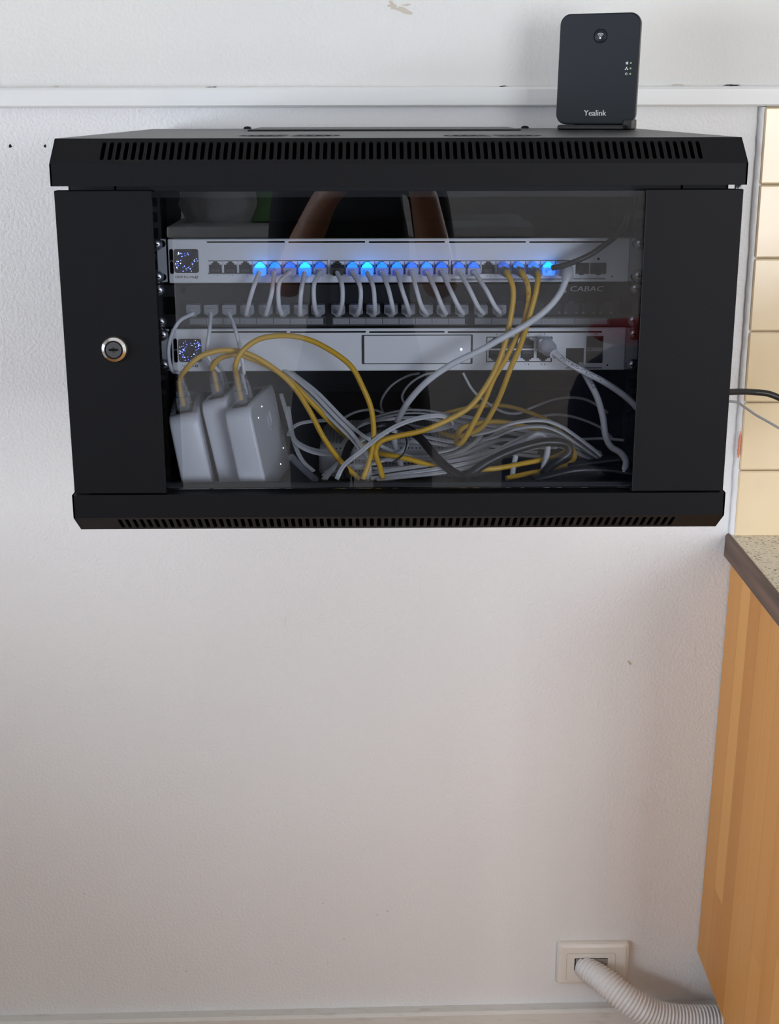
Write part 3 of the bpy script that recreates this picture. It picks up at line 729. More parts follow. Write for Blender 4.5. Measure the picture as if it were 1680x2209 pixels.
# --- three white power adapters standing on the cabinet floor
def adapter(label, ul, vt, tilt, yaw, Yf, logo, wd=.027, dp=.105, hg=.098, plugs=()):
    top = at(ul, vt, Yf); hg = (top.z-zr(FLOOR)-.0004)/math.cos(R(tilt))
    rot = (0, R(tilt), R(yaw))
    Rm = (Matrix.Rotation(R(yaw), 4, 'Z') @ Matrix.Rotation(R(tilt), 4, 'Y'))
    base = top - Rm @ Vector((0, 0, hg))
    t_ = thing('network_adapter', label, 'adapter', base, 'white adapters in the cabinet', rot)
    # local: x 0..wd, y 0..dp (back), z 0..hg ; rounded along the front and back upright edges and the top front
    mb = MB(); rad = .010; prof = []
    for (cy_, cz_, a0) in ((rad, rad, 180), (dp-rad, rad, 270), (dp-rad, hg-rad, 0), (rad, hg-rad, 90)):
        for k in range(6): an = R(a0+90*k/5); prof.append((cy_+rad*math.cos(an), cz_+rad*math.sin(an)))
    be = .0022
    n = len(prof); cyc, czc = dp/2, hg/2
    def ring(x, ins): return [(x, y-(be*ins)*(1 if y > cyc else -1), z-(be*ins)*(1 if z > czc else -1)) for y, z in prof]
    rings = [ring(0, 1), ring(be*.3, .3), ring(be, 0), ring(wd-be, 0), ring(wd-be*.3, .3), ring(wd, 1)]
    vs = [q for r_ in rings for q in r_]
    fs = [(i*n+k, (i+1)*n+k, (i+1)*n+(k+1) % n, i*n+(k+1) % n) for i in range(5) for k in range(n)]
    mb.add(vs, fs, 0, True); mb.add(rings[0], [list(range(n))]); mb.add(rings[-1], [list(range(n))[::-1]])
    sh = mb.build('shell', 'adapter', t_, local=True)
    mb = MB(); mb.box((wd*.24, .011, hg-.001), (wd*.80, dp*.74, hg+.0004), 0); 
    for yy in (.036, .053): mb.box((wd*.22, yy, hg+.0004), (wd*.78, yy+.002, hg+.0008), 1)
    mb.build('socket_recess', ['adapter_port', 'gold'], t_, local=True)
    mb = MB(); mb.box((wd*.06, .020, hg-.0003), (wd*.15, .036, hg+.0004)); mb.build('marking', 'adapter_mark', t_, local=True)
    if logo:
        mb = MB(); pts = [(wd+.0003, .072+.0065*math.cos(R(a)), hg-.030+.0065*math.sin(R(a))) for a in range(180, 361, 15)]
        pts = [(wd+.0003, .0655, hg-.022)] + pts + [(wd+.0003, .0785, hg-.020)]
        mb.tube(pts, .0012, 6); mb.build('logo', 'adapter_mark', t_, local=True)
        mb = MB()
        for (yy, zz) in ((.028, hg-.016), (.052, hg-.010), (.108, .024), (.080, .014)):
            mb.lathe([(.0007, 0), (.0001, .0005)], (wd, yy, zz), (1, 0, 0), n=10)
        mb.build('indicator_light', 'led_white', t_, local=True)
    mw = Matrix.Translation(base) @ Rm
    return t_, mw, wd, dp, hg
def clear_boot(parent, p, d, clearmat='clear'):
    """moulded plug with strain-relief ribs; p = seat, d = direction of the cord"""
    d = Vector(d).normalized(); e = Vector((1, 0, 0)); e = (e-d*e.dot(d)).normalized(); g = d.cross(e); mb = MB()
    mb.prism(rrect(.0115, .0085, .0012, 2), (p, e, g, d), -.004, .013, 0)
    mb.prism(rrect(.0098, .0078, .0020, 2), (p, e, g, d), .013, .019, 0)
    for k in range(4): mb.lathe([(.0040-.0002*k, 0), (.0045-.0002*k, .001), (.0040-.0002*k, .002)], p+d*(.0195+.0026*k), d, 0, 12)
    mb.prism([(-.0028, .0045), (.0028, .0045), (.0028, .0062), (-.0028, .0062)], (p, e, g, d), .002, .016, 0)
    mb.build('plug', clearmat, parent)
    return p+d*.004
A = []
A.append(adapter('white adapter leaning at far left, against the rack side', 362, 903, -9, 5, .046, False, wd=.0285, dp=.125))
A.append(adapter('white adapter in the middle, between the two other adapters', 431, 870, -11.4, -6, .072, False, wd=.0250, dp=.115))
A.append(adapter('white adapter nearest the cable pile, with four tiny lights', 481, 889, -10.6, -6, .046, True, wd=.0255, dp=.125))

# --- long white patch cables from the patch panel to the adapters, yellow cables from the adapters to the pile
WL = [[(384, 696, .088), (366, 735, .082), (364, 772, .080), (372, 800, .084)],
      [(451, 720, .085), (447, 765, .085), (458, 783, .088), (471, 800, .095)],
      [(510, 720, .085), (522, 775, .085), (526, 805, .085)]]
names3 = ['left', 'middle', 'right']
for i in range(3):
    t_, mw, wd, dp, hg = A[i]
    pos = at(PLU[i], 665, PPY)
    c_ = thing('long_patch_cable', 'white cable from the %s patch panel plug down to the %s adapter' % (ORD[i], ['far-left', 'middle', 'right-hand']  [i]), 'cable', pos, 'white cables to the adapters')
    a = panel_plug(c_, PLU[i], 665)
    seat = mw @ Vector((wd*.52, .050, hg)); dirn = (mw.to_3x3() @ Vector((0, .1, 1))).normalized()
    e_ = clear_boot(c_, seat, dirn, 'clear')
    path = spline([a]+P3(WL[i])+[e_+dirn*.026, e_], 8)
    MB().tube(path, .0019, 8).build('cord', 'cord_white', c_)
YL = [[(399, 799, .062), (427, 772, .062), (463, 758, .068), (501, 756, .074), (534, 763, .078), (582, 789, .078), (630, 830, .075), (665, 882, .070), (701, 949, .065), (740, 1001, .06), (776, 1034, .055)],
      [(456, 795, .085), (468, 777, .082), (487, 768, .082), (510, 765, .084), (546, 775, .086), (594, 799, .09), (630, 825, .09), (672, 868, .09), (720, 918, .10), (751, 943, .115), (790, 966, .11), (815, 977, .09), (850, 984, .075), (880, 990, .072), (950, 1009, .07), (985, 1013, .065), (1019, 1013, .06), (1066, 1011, .06), (1137, 998, .07), (1190, 988, .08), (1215, 978, .09), (1231, 967, .10), (1238, 978, .095), (1236, 993, .085), (1216, 1006, .075), (1137, 1022, .06), (1092, 1032, .05)],
      [(508, 790, .058), (513, 772, .060), (527, 753, .062), (558, 732, .064), (606, 724, .064), (653, 729, .062), (701, 749, .060), (757, 790, .056), (782, 835, .052), (800, 880, .05), (806, 935, .05), (803, 965, .05), (795, 1000, .048), (783, 1034, .045)]]
YD = ['yellow cable arching from the far-left adapter into the cable pile', 'yellow cable from the middle adapter that loops round at the right of the pile', 'yellow cable arching highest, from the right-hand adapter over the gateway']
for i in range(3):
    t_, mw, wd, dp, hg = A[i]
    seat = mw @ Vector((wd*.50, .027, hg)); dirn = (mw.to_3x3() @ Vector((.04, -.05, 1))).normalized()
    c_ = thing('yellow_cable', YD[i], 'cable', seat, 'yellow network cables')
    e_ = clear_boot(c_, seat, dirn)
    path = spline([e_, e_+dirn*.024]+P3(YL[i], .0026), 8)
    MB().tube(path, .0026, 9).build('cord', 'cord_yellow', c_)
YS = {20: [(1094, 590, .092), (1105, 614, .086), (1107, 640, .084), (1101, 686, .082), (1091, 733, .080), (1077, 776, .078), (1055, 822, .076), (1013, 878, .070), (960, 909, .064), (908, 930, .058), (856, 941, .056), (819, 954, .054), (810, 977, .054), (819, 1006, .05), (826, 1033, .045)],
      21: [(1126, 590, .092), (1137, 612, .088), (1140, 640, .088), (1135, 675, .088), (1126, 706, .088), (1108, 740, .088), (1091, 774, .088), (1066, 815, .088), (1045, 865, .088), (1019, 917, .088), (998, 952, .090), (988, 958, .095), (984, 946, .105), (995, 925, .12), (1030, 913, .14), (1080, 910, .15), (1140, 922, .15), (1192, 937, .15)],
      22: [(1160, 593, .092), (1157, 626, .084), (1146, 668, .082), (1134, 710, .080), (1120, 752, .082), (1101, 795, .084), (1085, 838, .09), (1066, 880, .10), (1040, 920, .11), (1006, 938, .12), (978, 941, .13), (950, 933, .15)]}
for pn in (20, 21, 22):
    pos = at(PX[pn-1], PV, FY); g = GM[GLOW[pn]]
    c_ = thing('yellow_cable', ['leftmost of the three yellow cables hanging from the switch', 'printed middle one of the three yellow cables hanging from the switch', 'rightmost of the three yellow cables hanging from the switch'][pn-20], 'cable', pos, 'yellow network cables')
    switch_plug(c_, PX[pn-1], PV+1, g[0], 'clear')
    u, v = PX[pn-1], PV
    p0 = at(u, v+2, FY-.008); p1 = at(YS[pn][0][0], YS[pn][0][1], .094)
    mb = MB(); dd = (p1-p0).normalized()
    mb.tube([p0, p0.lerp(p1, .35), p0.lerp(p1, .7), p1], .0048, 10, rfun=lambda i: (.0060, .0056, .0046, .0038)[i])
    for k in range(4): mb.lathe([(.0040, 0), (.0047, .0009), (.0040, .0018)], p0.lerp(p1, .55+.12*k), dd, 0, 12)
    mb.build('boot', 'clear', c_)
    path = spline([p0]+P3(YS[pn], .0026), 8)
    MB().tube(path, .00265, 9).build('cord', 'cord_yellow', c_)
    if pn == 21:
        mb = MB(); cable_text(mb, '100/IEC 11801 TIA', path, .026, .0032, .00265, (-.25, -1, 0)); mb.build('cable_print', 'print', c_)

# --- thick white cable out of the last switch port
pos = at(PX[23], PV, FY)
c_ = thing('thick_white_cable', 'thick white cable from the last switch port sweeping across to the pile', 'cable', pos)
mb = MB(); p0 = at(1217, 577, FY-.001); p1 = at(1222, 602, .092)
mb.prism(rrect(.016, .0125, .002), (p0, (1, 0, 0), (0, 0, 1), (0, -1, 0)), 0, .020); mb.tube([p0+Vector((0, -.018, 0)), p0.lerp(p1, .6)+Vector((0, -.012, 0)), p1], .005, 12, rfun=lambda i: (.0062, .0058, .0046)[i])
mb.build('plug', 'plug_white', c_)
L_ = [(1222, 600, .092), (1210, 629, .086), (1191, 655, .082), (1163, 681, .078), (1127, 705, .072), (1080, 731, .070), (1034, 757, .070), (974, 786, .072), (921, 823, .078), (882, 865, .09), (861, 901, .105), (852, 922, .12), (850, 950, .115), (858, 983, .095), (869, 1017, .07)]
MB().tube(spline(P3(L_, .0031), 8), .0031, 10).build('cord', 'cord_white', c_)
# --- dark grey cable out of the port next to it, rising to the right
pos = at(PX[22], PV, FY)
c_ = thing('grey_cable', 'dark grey cable leaving the brightest blue port up to the right', 'cable', pos)
switch_plug(c_, PX[22], PV+1, 'glow_bright', 'body_bright')
L_ = [(1191, 578, .100), (1215, 573, .094), (1246, 562, .090), (1277, 547, .090), (1303, 529, .092), (1327, 511, .096), (1345, 490, .11), (1352, 468, .14)]
MB().tube(spline(P3(L_, .0027), 8), .0027, 10).build('cord', 'cord_grey', c_)
# --- white booted cable in the gateway
pos = at(1177, 745, FY)
c_ = thing('thick_white_cable', 'white booted cable plugged into the gateway and running out to the right', 'cable', pos)
mb = MB(); p0 = at(1173, 740, FY-.001); mb.prism(rrect(.0135, .013, .002), (p0, (1, 0, 0), (0, 0, 1), (0, -1, 0)), 0, .016)
p1 = at(1196, 764, .088); q0 = p0+Vector((0, -.012, 0)); mb.tube([q0, q0.lerp(p1, .45), q0.lerp(p1, .55), p1], .006, 12, rfun=lambda i: (.0082, .0078, .0056, .0048)[i]); mb.build('plug', 'plug_white', c_)
L_ = [(1192, 760, .090), (1222, 781, .078), (1258, 801, .072), (1301, 823, .068), (1347, 854, .062), (1376, 882, .058), (1400, 915, .056), (1410, 960, .056)]
path = spline(P3(L_, .0031), 10); MB().tube(path, .0031, 10).build('cord', 'cord_white', c_)
mb = MB(); cable_text(mb, 'D22M 8695-HT3/HTI 71L', path, .012, .0042, .0031, (0, -1, .35)); mb.build('cable_print', 'print', c_)
L_ = [(1248, 778, .14), (1258, 800, .10), (1270, 822, .085), (1287, 855, .075), (1300, 899, .068), (1307, 943, .064), (1318, 964, .062), (1338, 977, .06), (1350, 996, .056), (1345, 1020, .05)]
c_ = thing('thick_white_cable', 'white cable printed CABLE, hanging and hooking at the right of the pile', 'cable', at(1258, 800, .1))
path = spline(P3(L_, .0032), 10); MB().tube(path, .0032, 10).build('cord', 'cord_white', c_)
mb = MB(); cable_text(mb, 'CABLE', path, .055, .0045, .0032, (.3, -1, .2)); mb.build('cable_print', 'print', c_)

# --- the pile: every cable its own
PILE = [
 ('twin', 'white twin cable slanting from under the gateway to the yellow crossing', [(600, 788, .13), (625, 807, .115), (672, 846, .10), (725, 901, .085), (761, 938, .075), (782, 967, .07), (795, 990, .065), (797, 1012, .06), (790, 1034, .05)], .0017),
 ('twin', 'second white twin cable lying along the slanting one from the gateway', [(608, 786, .145), (634, 807, .128), (684, 846, .11), (738, 901, .095), (770, 930, .09), (800, 950, .10), (850, 975, .10), (905, 990, .10)], .0016),
 ('twin', 'bright white twin cable bowing over the front of the pile', [(726, 1034, .042), (740, 1006, .044), (777, 975, .044), (819, 941, .046), (864, 915, .05), (908, 901, .055), (947, 897, .062), (972, 906, .075), (972, 917, .09), (934, 928, .11), (890, 930, .13)], .0019),
 ('twin', 'white twin cable looping wide round the middle of the pile', [(618, 885, .15), (628, 928, .13), (640, 957, .11), (672, 975, .10), (720, 983, .095), (803, 990, .09), (882, 993, .088), (960, 988, .09), (1013, 964, .105), (1036, 938, .13), (1026, 921, .16), (987, 907, .18), (934, 894, .19), (882, 891, .19), (830, 899, .18), (777, 917, .15), (745, 950, .11), (736, 990, .08), (715, 1015, .065), (697, 1034, .055)], .0017),
 ('twin', 'white twin cable arching low just right of the adapters', [(622, 940, .14), (628, 926, .145), (646, 914, .15), (685, 908, .15), (725, 909, .14), (760, 924, .13), (830, 945, .13), (905, 955, .12)], .0016),
 ('twin', 'white twin cable running along the front sill up to the right', [(800, 1033, .05), (856, 1024, .055), (934, 1013, .06), (1013, 998, .068), (1060, 984, .08), (1106, 962, .10), (1150, 945, .12), (1190, 948, .13), (1240, 962, .13)], .0020),
 ('twin', 'white twin cable beneath it, ending at the black loop', [(812, 1036, .045), (870, 1029, .05), (950, 1020, .055), (1020, 1007, .06), (1080, 985, .075), (1130, 968, .09), (1200, 965, .10)], .0018),
 ('twin', 'white twin cable bowing up at right behind the black loop', [(1020, 938, .12), (1038, 935, .115), (1066, 928, .11), (1098, 915, .10), (1137, 908, .098), (1176, 908, .098), (1210, 920, .095), (1242, 941, .09), (1273, 964, .082), (1298, 984, .075)], .0020),
 ('twin', 'white twin cable sloping gently down across the right half', [(970, 905, .17), (1032, 915, .16), (1098, 923, .15), (1150, 934, .14), (1203, 950, .13), (1242, 964, .12), (1294, 988, .10)], .0020),
 ('twin', 'white twin cable lying flat behind the bright front bow', [(880, 938, .14), (908, 941, .14), (960, 951, .13), (1013, 959, .125), (1060, 962, .12), (1110, 970, .11), (1160, 976, .10)], .0017),
 ('twin', 'white twin cable rising from centre front to the right rear', [(905, 1005, .085), (960, 996, .09), (1010, 980, .10), (1050, 957, .12), (1078, 938, .14), (1096, 930, .15)], .0018),
 ('twin', 'white twin cable curled in a ring left of centre', [(751, 1004, .075), (803, 1001, .078), (843, 986, .085), (871, 970, .095), (878, 948, .11), (856, 934, .125), (803, 940, .12), (760, 965, .10), (728, 1000, .075), (702, 1034, .05)], .0016),
 ('twin', 'white twin cable dropping behind the right-hand adapter', [(606, 850, .17), (622, 905, .15), (636, 959, .12), (654, 996, .095), (676, 1016, .08)], .0017),
 ('round', 'clear-sleeved pale cable end by the right-hand adapter', [(628, 985, .10), (645, 1003, .088), (665, 1022, .075), (680, 1034, .06)], .0034),
 ('faint', 'thin pale loop hanging furthest back left of centre', [(905, 805, .34), (882, 810, .34), (843, 833, .33), (822, 865, .32), (827, 891, .30), (856, 907, .28), (900, 912, .26)], .0018),
 ('faint', 'thin pale loop hanging at the back, centre of the pile', [(940, 804, .32), (916, 808, .32), (882, 830, .31), (867, 857, .30), (882, 880, .29), (934, 896, .27), (975, 896, .25)], .0018),
 ('faint', 'pale cable falling from the gateway then rising to the right', [(998, 804, .22), (1019, 841, .22), (1045, 865, .215), (1085, 889, .21), (1116, 892, .21), (1150, 878, .22), (1197, 862, .22), (1242, 858, .21), (1273, 866, .20), (1310, 890, .18)], .0019),
 ('faint', 'pale cable arching at right behind the hanging white one', [(1100, 918, .20), (1127, 909, .20), (1163, 899, .20), (1203, 895, .19), (1242, 901, .18), (1294, 922, .16), (1320, 945, .14)], .0019),
 ('faint', 'pale cable low at the back left of centre', [(735, 905, .25), (770, 888, .26), (805, 884, .26), (830, 893, .25), (870, 912, .23), (930, 925, .20)], .0019),
 ('faint', 'pale cable stub lying at right under the hanging cable', [(1180, 944, .15), (1240, 948, .14), (1300, 946, .13), (1345, 950, .12)], .0019),
 ('white', 'white cable hooped over the black loop at right', [(1127, 964, .075), (1145, 946, .08), (1163, 938, .085), (1180, 949, .085), (1181, 970, .08), (1172, 1012, .06)], .0030),
 ('white', 'short white cable stub dropping to the sill, right of centre', [(1112, 985, .075), (1108, 1003, .068), (1105, 1026, .055)], .0026),
 ('yellow', 'faint yellow cable arching at the back of the pile', [(940, 897, .22), (980, 886, .22), (1032, 876, .22), (1085, 875, .215), (1137, 888, .20), (1190, 912, .18), (1218, 943, .15)], .0022),
 ('black', 'thick black cable humped over the centre of the pile', [(746, 1036, .05), (743, 996, .065), (756, 959, .085), (782, 930, .105), (830, 917, .115), (869, 922, .105), (903, 943, .085), (947, 993, .06), (980, 1020, .05), (1000, 1029, .045)], .0042),
 ('black', 'thick black cable bent in a loop at right of the pile', [(1000, 1033, .042), (1012, 1024, .046), (1045, 1001, .052), (1098, 975, .058), (1163, 956, .064), (1203, 954, .066), (1224, 961, .068), (1227, 976, .068), (1210, 990, .066), (1190, 1003, .062), (1172, 1022, .055)], .0044),
 ('black', 'black cable lying along the sill at far right', [(1150, 1036, .044), (1190, 1026, .05), (1240, 1015, .056), (1300, 1014, .056), (1362, 1022, .05), (1390, 1028, .05)], .0042),
 ('black', 'upper black cable at far right above the sill', [(1225, 1008, .075), (1260, 1002, .075), (1310, 995, .072), (1370, 990, .070), (1395, 990, .07)], .0040),
 ('grey', 'dark cable looping in front of the perforated device', [(842, 1000, .065), (868, 982, .070), (877, 958, .075), (871, 940, .09), (840, 935, .10)], .0008),
]
def alongside(i, lab, du, dv, dY): PILE.append((PILE[i][0], lab, [(u+du*math.sin(j*.7+i)+du*.5, v+dv, Y+dY) for j, (u, v, Y) in enumerate(PILE[i][2])], PILE[i][3]))
alongside(0, 'third white twin cable beside the slanting ones, nearest the adapters', -3, 9, .004)
alongside(3, 'white twin cable shadowing the wide middle loop just inside it', 6, -7, .012)
alongside(5, 'white twin cable laid just above the one along the front sill', 5, -11, .012)
alongside(7, 'white twin cable tucked under the bow at right', 4, 13, .010)
alongside(8, 'white twin cable just above the one sloping across the right half', 5, -10, .012)
alongside(9, 'white twin cable just below the flat one behind the front bow', 5, 10, -.004)
alongside(8, 'white twin cable just below the one sloping across the right half', 6, 11, -.006)
alongside(10, 'white twin cable parallel to the one rising to the right rear', 6, -9, .008)
PILE.append(('twin', 'long white twin cable crossing the bottom centre in a flat bow', [(700, 1020, .07), (760, 1010, .075), (830, 1012, .07), (905, 1004, .075), (985, 985, .09), (1045, 962, .11), (1090, 948, .13), (1150, 957, .13)], .0017))
PILE.append(('twin', 'white twin cable arching behind the yellow crossing', [(760, 960, .13), (775, 925, .15), (830, 906, .16), (900, 901, .16), (960, 912, .15), (1000, 940, .13), (985, 965, .11), (930, 980, .10)], .0016))
MT = {'twin': 'cord_twin', 'round': 'clear', 'faint': 'cord_twin', 'white': 'cord_white', 'yellow': 'cord_yellow', 'black': 'cord_black', 'grey': 'cord_black'}
NM = {'twin': 'twin_cable', 'round': 'sleeved_cable', 'faint': 'thin_cable', 'white': 'white_cable', 'yellow': 'yellow_cable', 'black': 'black_cable', 'grey': 'thin_wire'}
for kd, lab, L_, r in PILE:
    r *= {'twin': .64, 'faint': .8}.get(kd, 1)
    if kd == 'twin':
        path = spline(P3(L_, r), 8); mb = MB(); mb.tube(path, r, prof=TWIN, upref=(0, -.5, 1))
        o = tag(mb.build(NM[kd], 'cord_twin'), lab, 'cable', 'cables in the pile')
        if 'bowing over' in lab or 'slanting from' in lab:
            mb = MB(); mb.tube([p+Vector((.0006, .0008, -r*1.15)) for p in path], r*.55, 6)
            mb.build('black_stripe', 'cord_twin_dark', o)
    else:
        o, path = round_cable(NM[kd], lab, L_, r, MT[kd], 'cables in the pile', k=8)
        if kd == 'white' and False: pass
path = None
# perforated white device lying behind the cables
a = at(686, 1000, .135); b_ = at(1060, 1000, .135); zt = at(860, 958, .14).z
mb = MB(); W_, D_, H_ = b_.x-a.x, .13, zt-zr(FLOOR)
poly = rrect(W_, D_, .02, 6, (a.x+b_.x)/2, .135+D_/2); n = len(poly)
rings = []
for ins, z in ((.004, 0), (0, .003), (0, H_-.012), (.002, H_-.005), (.006, H_-.0015), (.013, H_)):
    sx, sy = (W_-2*ins)/W_, (D_-2*ins)/D_; cx, cy = (a.x+b_.x)/2, .135+D_/2
    rings.append([(cx+(x-cx)*sx, cy+(y-cy)*sy, zr(FLOOR)+z) for x, y in poly])
mb.add([q for r_ in rings for q in r_], [(i*n+k, i*n+(k+1) % n, (i+1)*n+(k+1) % n, (i+1)*n+k) for i in range(len(rings)-1) for k in range(n)], 0, True)
mb.add(rings[-1], [list(range(n))]); mb.add(rings[0], [list(range(n))[::-1]])
tag(mb.build('perforated_device', 'perforated'), 'pale grey perforated device lying under the cable pile', 'device')

# ------------------------------------------------------------------ base station on the cabinet
bs_w, bs_h, bs_d = .0945, .1235, .010
pos = atz(1282, 279, .3562); pos.y = .455
c0 = at(1282, 283, .455); pos = Vector((c0.x, .455, zr(.3562)))
yaw, lean = R(-23), R(-4)
bs = thing('base_station', 'black upright phone base station standing on the cabinet roof', 'base station', pos, rot=(0, 0, yaw))
Rl = Matrix.Translation((0, 0, .006)) @ Matrix.Rotation(lean, 4, 'X')
def lp(x, y, z): return Rl @ Vector((x, y, z))
ex, ez, ey = Vector((1, 0, 0)), Rl.to_3x3() @ Vector((0, 0, 1)), Rl.to_3x3() @ Vector((0, -1, 0))
mb = MB()
poly = rrect(bs_w, bs_h, .012, 8, 0, bs_h/2)
n = len(poly); rings = []
for ins, d in ((.0016, -.0090), (.0004, -.008), (0, -.005), (0, 0), (.0004, .0011), (.0018, .0016)):
    rings.append([lp(0, 0, 0)+ex*((x)*(bs_w-2*ins)/bs_w)+ez*(bs_h/2+(y-bs_h/2)*(bs_h-2*ins)/bs_h)+ey*d for x, y in poly])
for i in range(len(rings)-1):
    mb.add(rings[i]+rings[i+1], [(k, (k+1) % n, n+(k+1) % n, n+k) for k in range(n)], 1 if i < 3 else 0, True)
mb.add(rings[0], [list(range(n))[::-1]], 1); mb.add(rings[-1], [list(range(n))], 0)
body = mb.build('housing', ['phone', 'phone_side'], bs, local=True)
F0 = .0017
mb = MB(); c = lp(0.0015, 0, bs_h*.795)+ey*F0
mb.lathe([(.0080, 0), (.0080, .0002), (.0076, .0004), (.0074, -.0002), (.0001, -.0002)], c, ey, n=32, mats=[1, 1, 1, 0])
mb.lathe([(.0073, 0), (.0068, .0005), (.0001, .0006)], c, ey, n=32, mat=0)
c2 = c+ey*.0008-ez*.0022
mb.lathe([(.0011, 0), (.0001, .0002)], c2, ey, n=14, mat=2)
for r_ in (.0024, .0038, .0052):
    mb.tube([c2+ex*(r_*math.sin(R(q)))+ez*(r_*math.cos(R(q))) for q in range(-42, 43, 7)], .00028, 5, 2)
mb.build('pairing_button', ['phone', 'void', 'phone_mark'], body, local=True)
mb = MB(); text(mb, 'Yealink', lp(0, 0, .0125)+ey*(F0+.0002), ex, ez, .0092, 0, sx=.98); 
vs, fs = mb.v[:], mb.f[:]
for dx in (-.00018, .00018): mb.add([v+ex*dx for v in vs], fs)
mb.build('maker_lettering', 'phone_mark', body, local=True)
for k, z_ in enumerate((.0680, .0620, .0560)):
    mb = MB(); mb.lathe([(.0011, 0), (.0008, .0004), (.0001, .0005)], lp(.0388, 0, z_)+ey*F0, ey, n=12); mb.build('indicator_light', 'phone_led', body, local=True)
mb = MB(); g = lambda dx, z_: lp(.0342+dx, 0, z_)+ey*(F0+.0001)
o_ = g(0, .0680)
for i in range(2):
    for j in range(3): mb.prism(rrect(.0007, .0007, .0001, 1), (o_+ex*(-.0007+.0009*i)+ez*(-.001+.0009*j), ex, ez, ey), 0, .0002)
mb.prism(rrect(.0006, .0030, .0001, 1), (o_+ex*.0012, ex, ez, ey), 0, .0002)
o_ = g(0, .0620)
for dx, dz in ((0, .0011), (-.0012, -.0010), (.0012, -.0010)): mb.prism(rrect(.0013, .0010, .0001, 1), (o_+ex*dx+ez*dz, ex, ez, ey), 0, .0002)
mb.prism(rrect(.0028, .0003, .0001, 1), (o_, ex, ez, ey), 0, .0002); mb.prism(rrect(.0003, .0012, .0001, 1), (o_+ez*.0003, ex, ez, ey), 0, .0002)
o_ = g(0, .0560)
mb.tube([o_+ex*(.0012*math.sin(R(q)))+ez*(.0012*math.cos(R(q))) for q in range(30, 331, 20)], .00022, 5); mb.prism(rrect(.0004, .0013, .0001, 1), (o_+ez*.001, ex, ez, ey), 0, .0002)
mb.build('printed_icons', 'phone_mark', body, local=True)
mb = MB(); mb.box((-.041, -.016, 0), (.037, .030, .0055), 0, .0015); mb.box((-.030, .004, .005), (.030, .022, .045), 0, .003); mb.box((.034, -.006, 0), (.0445, .022, .012), 0, .0015); mb.build('stand', 'black_top', bs, local=True)

# ------------------------------------------------------------------ outlet plate and conduit
p0, p1 = at(1205, 2040, RY1-.012), at(1354, 2123, RY1-.012)
pc = (p0+p1)/2; pc.y = RY1; w_, h_ = .1085, .0715
pt = thing('wall_plate', 'cream wall outlet plate with a rectangular opening', 'wall plate', (pc.x, RY1, pc.z))
mb = MB(); poly = rrect(w_, h_, .004, 4); n = len(poly); rings = []
for ins, d in ((0, 0), (0, .006), (.0015, .0095), (.006, .0115), (.010, .0118)):
    rings.append([Vector((pc.x+x*(w_-2*ins)/w_, RY1-d, pc.z+y*(h_-2*ins)/h_)) for x, y in poly])
for i in range(len(rings)-1): mb.add(rings[i]+rings[i+1], [(k, (k+1) % n, n+(k+1) % n, n+k) for k in range(n)], 0, True)
mb.add(rings[-1], [list(range(n))]); mb.build('plate_body', 'plate', pt)
fr_ = (Vector((pc.x-.004, RY1-.0118, pc.z-.003)), (1, 0, 0), (0, 0, 1), (0, -1, 0))
mb = MB(); mb.prism(rrect(.0745, .0475, .004, 4), fr_, -.0006, .0001, 1); mb.prism(rrect(.0730, .0460, .0035, 4), fr_, 0, .0008, 0)
ins_ = mb.build('insert', ['plate', 'scrape'], pt)
fo_ = (Vector((pc.x-.004, RY1-.0126, pc.z+.002)), (1, 0, 0), (0, 0, 1), (0, -1, 0))
mat('recess', (.30, .28, .25), .7)
mb = MB(); mb.prism(rrect(.0500, .0205, .0006, 2), fo_, 0, .0003, 0); mb.prism(rrect(.0480, .0185, .0006, 2, .0008, 0), fo_, .0003, .0005, 1); mb.build('opening', ['print', 'recess'], ins_)
L_ = [(1258, 2083, RY1-.008), (1272, 2094, RY1-.022), (1300, 2114, RY1-.040), (1335, 2142, RY1-.056), (1372, 2168, RY1-.066), (1410, 2187, RY1-.070), (1465, 2198, RY1-.070), (1530, 2200, RY1-.066)]
P_ = [at(*q) for q in L_]; P_ += [P_[-1]+Vector((.08, .01, -.005)), P_[-1]+Vector((.22, .03, -.02)), P_[-1]+Vector((.30, .06, -.045))]
dense = spline(P_, 40); Ls = [0]
for i in range(1, len(dense)): Ls.append(Ls[-1]+(dense[i]-dense[i-1]).length)
step = .0054/6; path = []; s = 0; i = 0
while s < Ls[-1]:
    while i < len(Ls)-2 and Ls[i+1] < s: i += 1
    f = (s-Ls[i])/max(Ls[i+1]-Ls[i], 1e-9); path.append(dense[i].lerp(dense[i+1], f)); s += step
prf = [0, 0, .7, 1.0, .7, 0]
mb = MB(); mb.tube(path, .02, 22, rfun=lambda i: (.0145+.0048*min(1, i*step/.05)) + .0026*prf[i % 6])
tag(mb.build('corrugated_conduit', 'conduit'), 'white corrugated conduit curving from the wall plate under the kitchen unit', 'conduit')
# cables leaving the cabinet on the right
tag(MB().tube(spline([Vector((.262, .30, zr(.07)))]+[Vector((.287, .36, at(1574, 845, .40).z))]+[at(*q) for q in ((1590, 845, .42), (1625, 846, .43), (1655, 849, .43), (1682, 859, .43), (1720, 880, .43), (1780, 930, .45))], 8), .0040, 10).build('black_cable', 'cord_black'), 'black cable coming out of the cabinet side toward the tiles', 'cable')
tag(MB().tube(spline([Vector((.262, .31, zr(.05)))]+[Vector((.287, .37, at(1574, 865, .41).z))]+[at(*q) for q in ((1586, 867, .43), (1604, 877, .44), (1630, 895, .45), (1660, 912, .46), (1690, 929, .46), (1760, 965, .47))], 8), .0016, 8).build('thin_grey_cable', 'cord_pale_grey'), 'thin grey cable below the black one beside the tiles', 'cable')

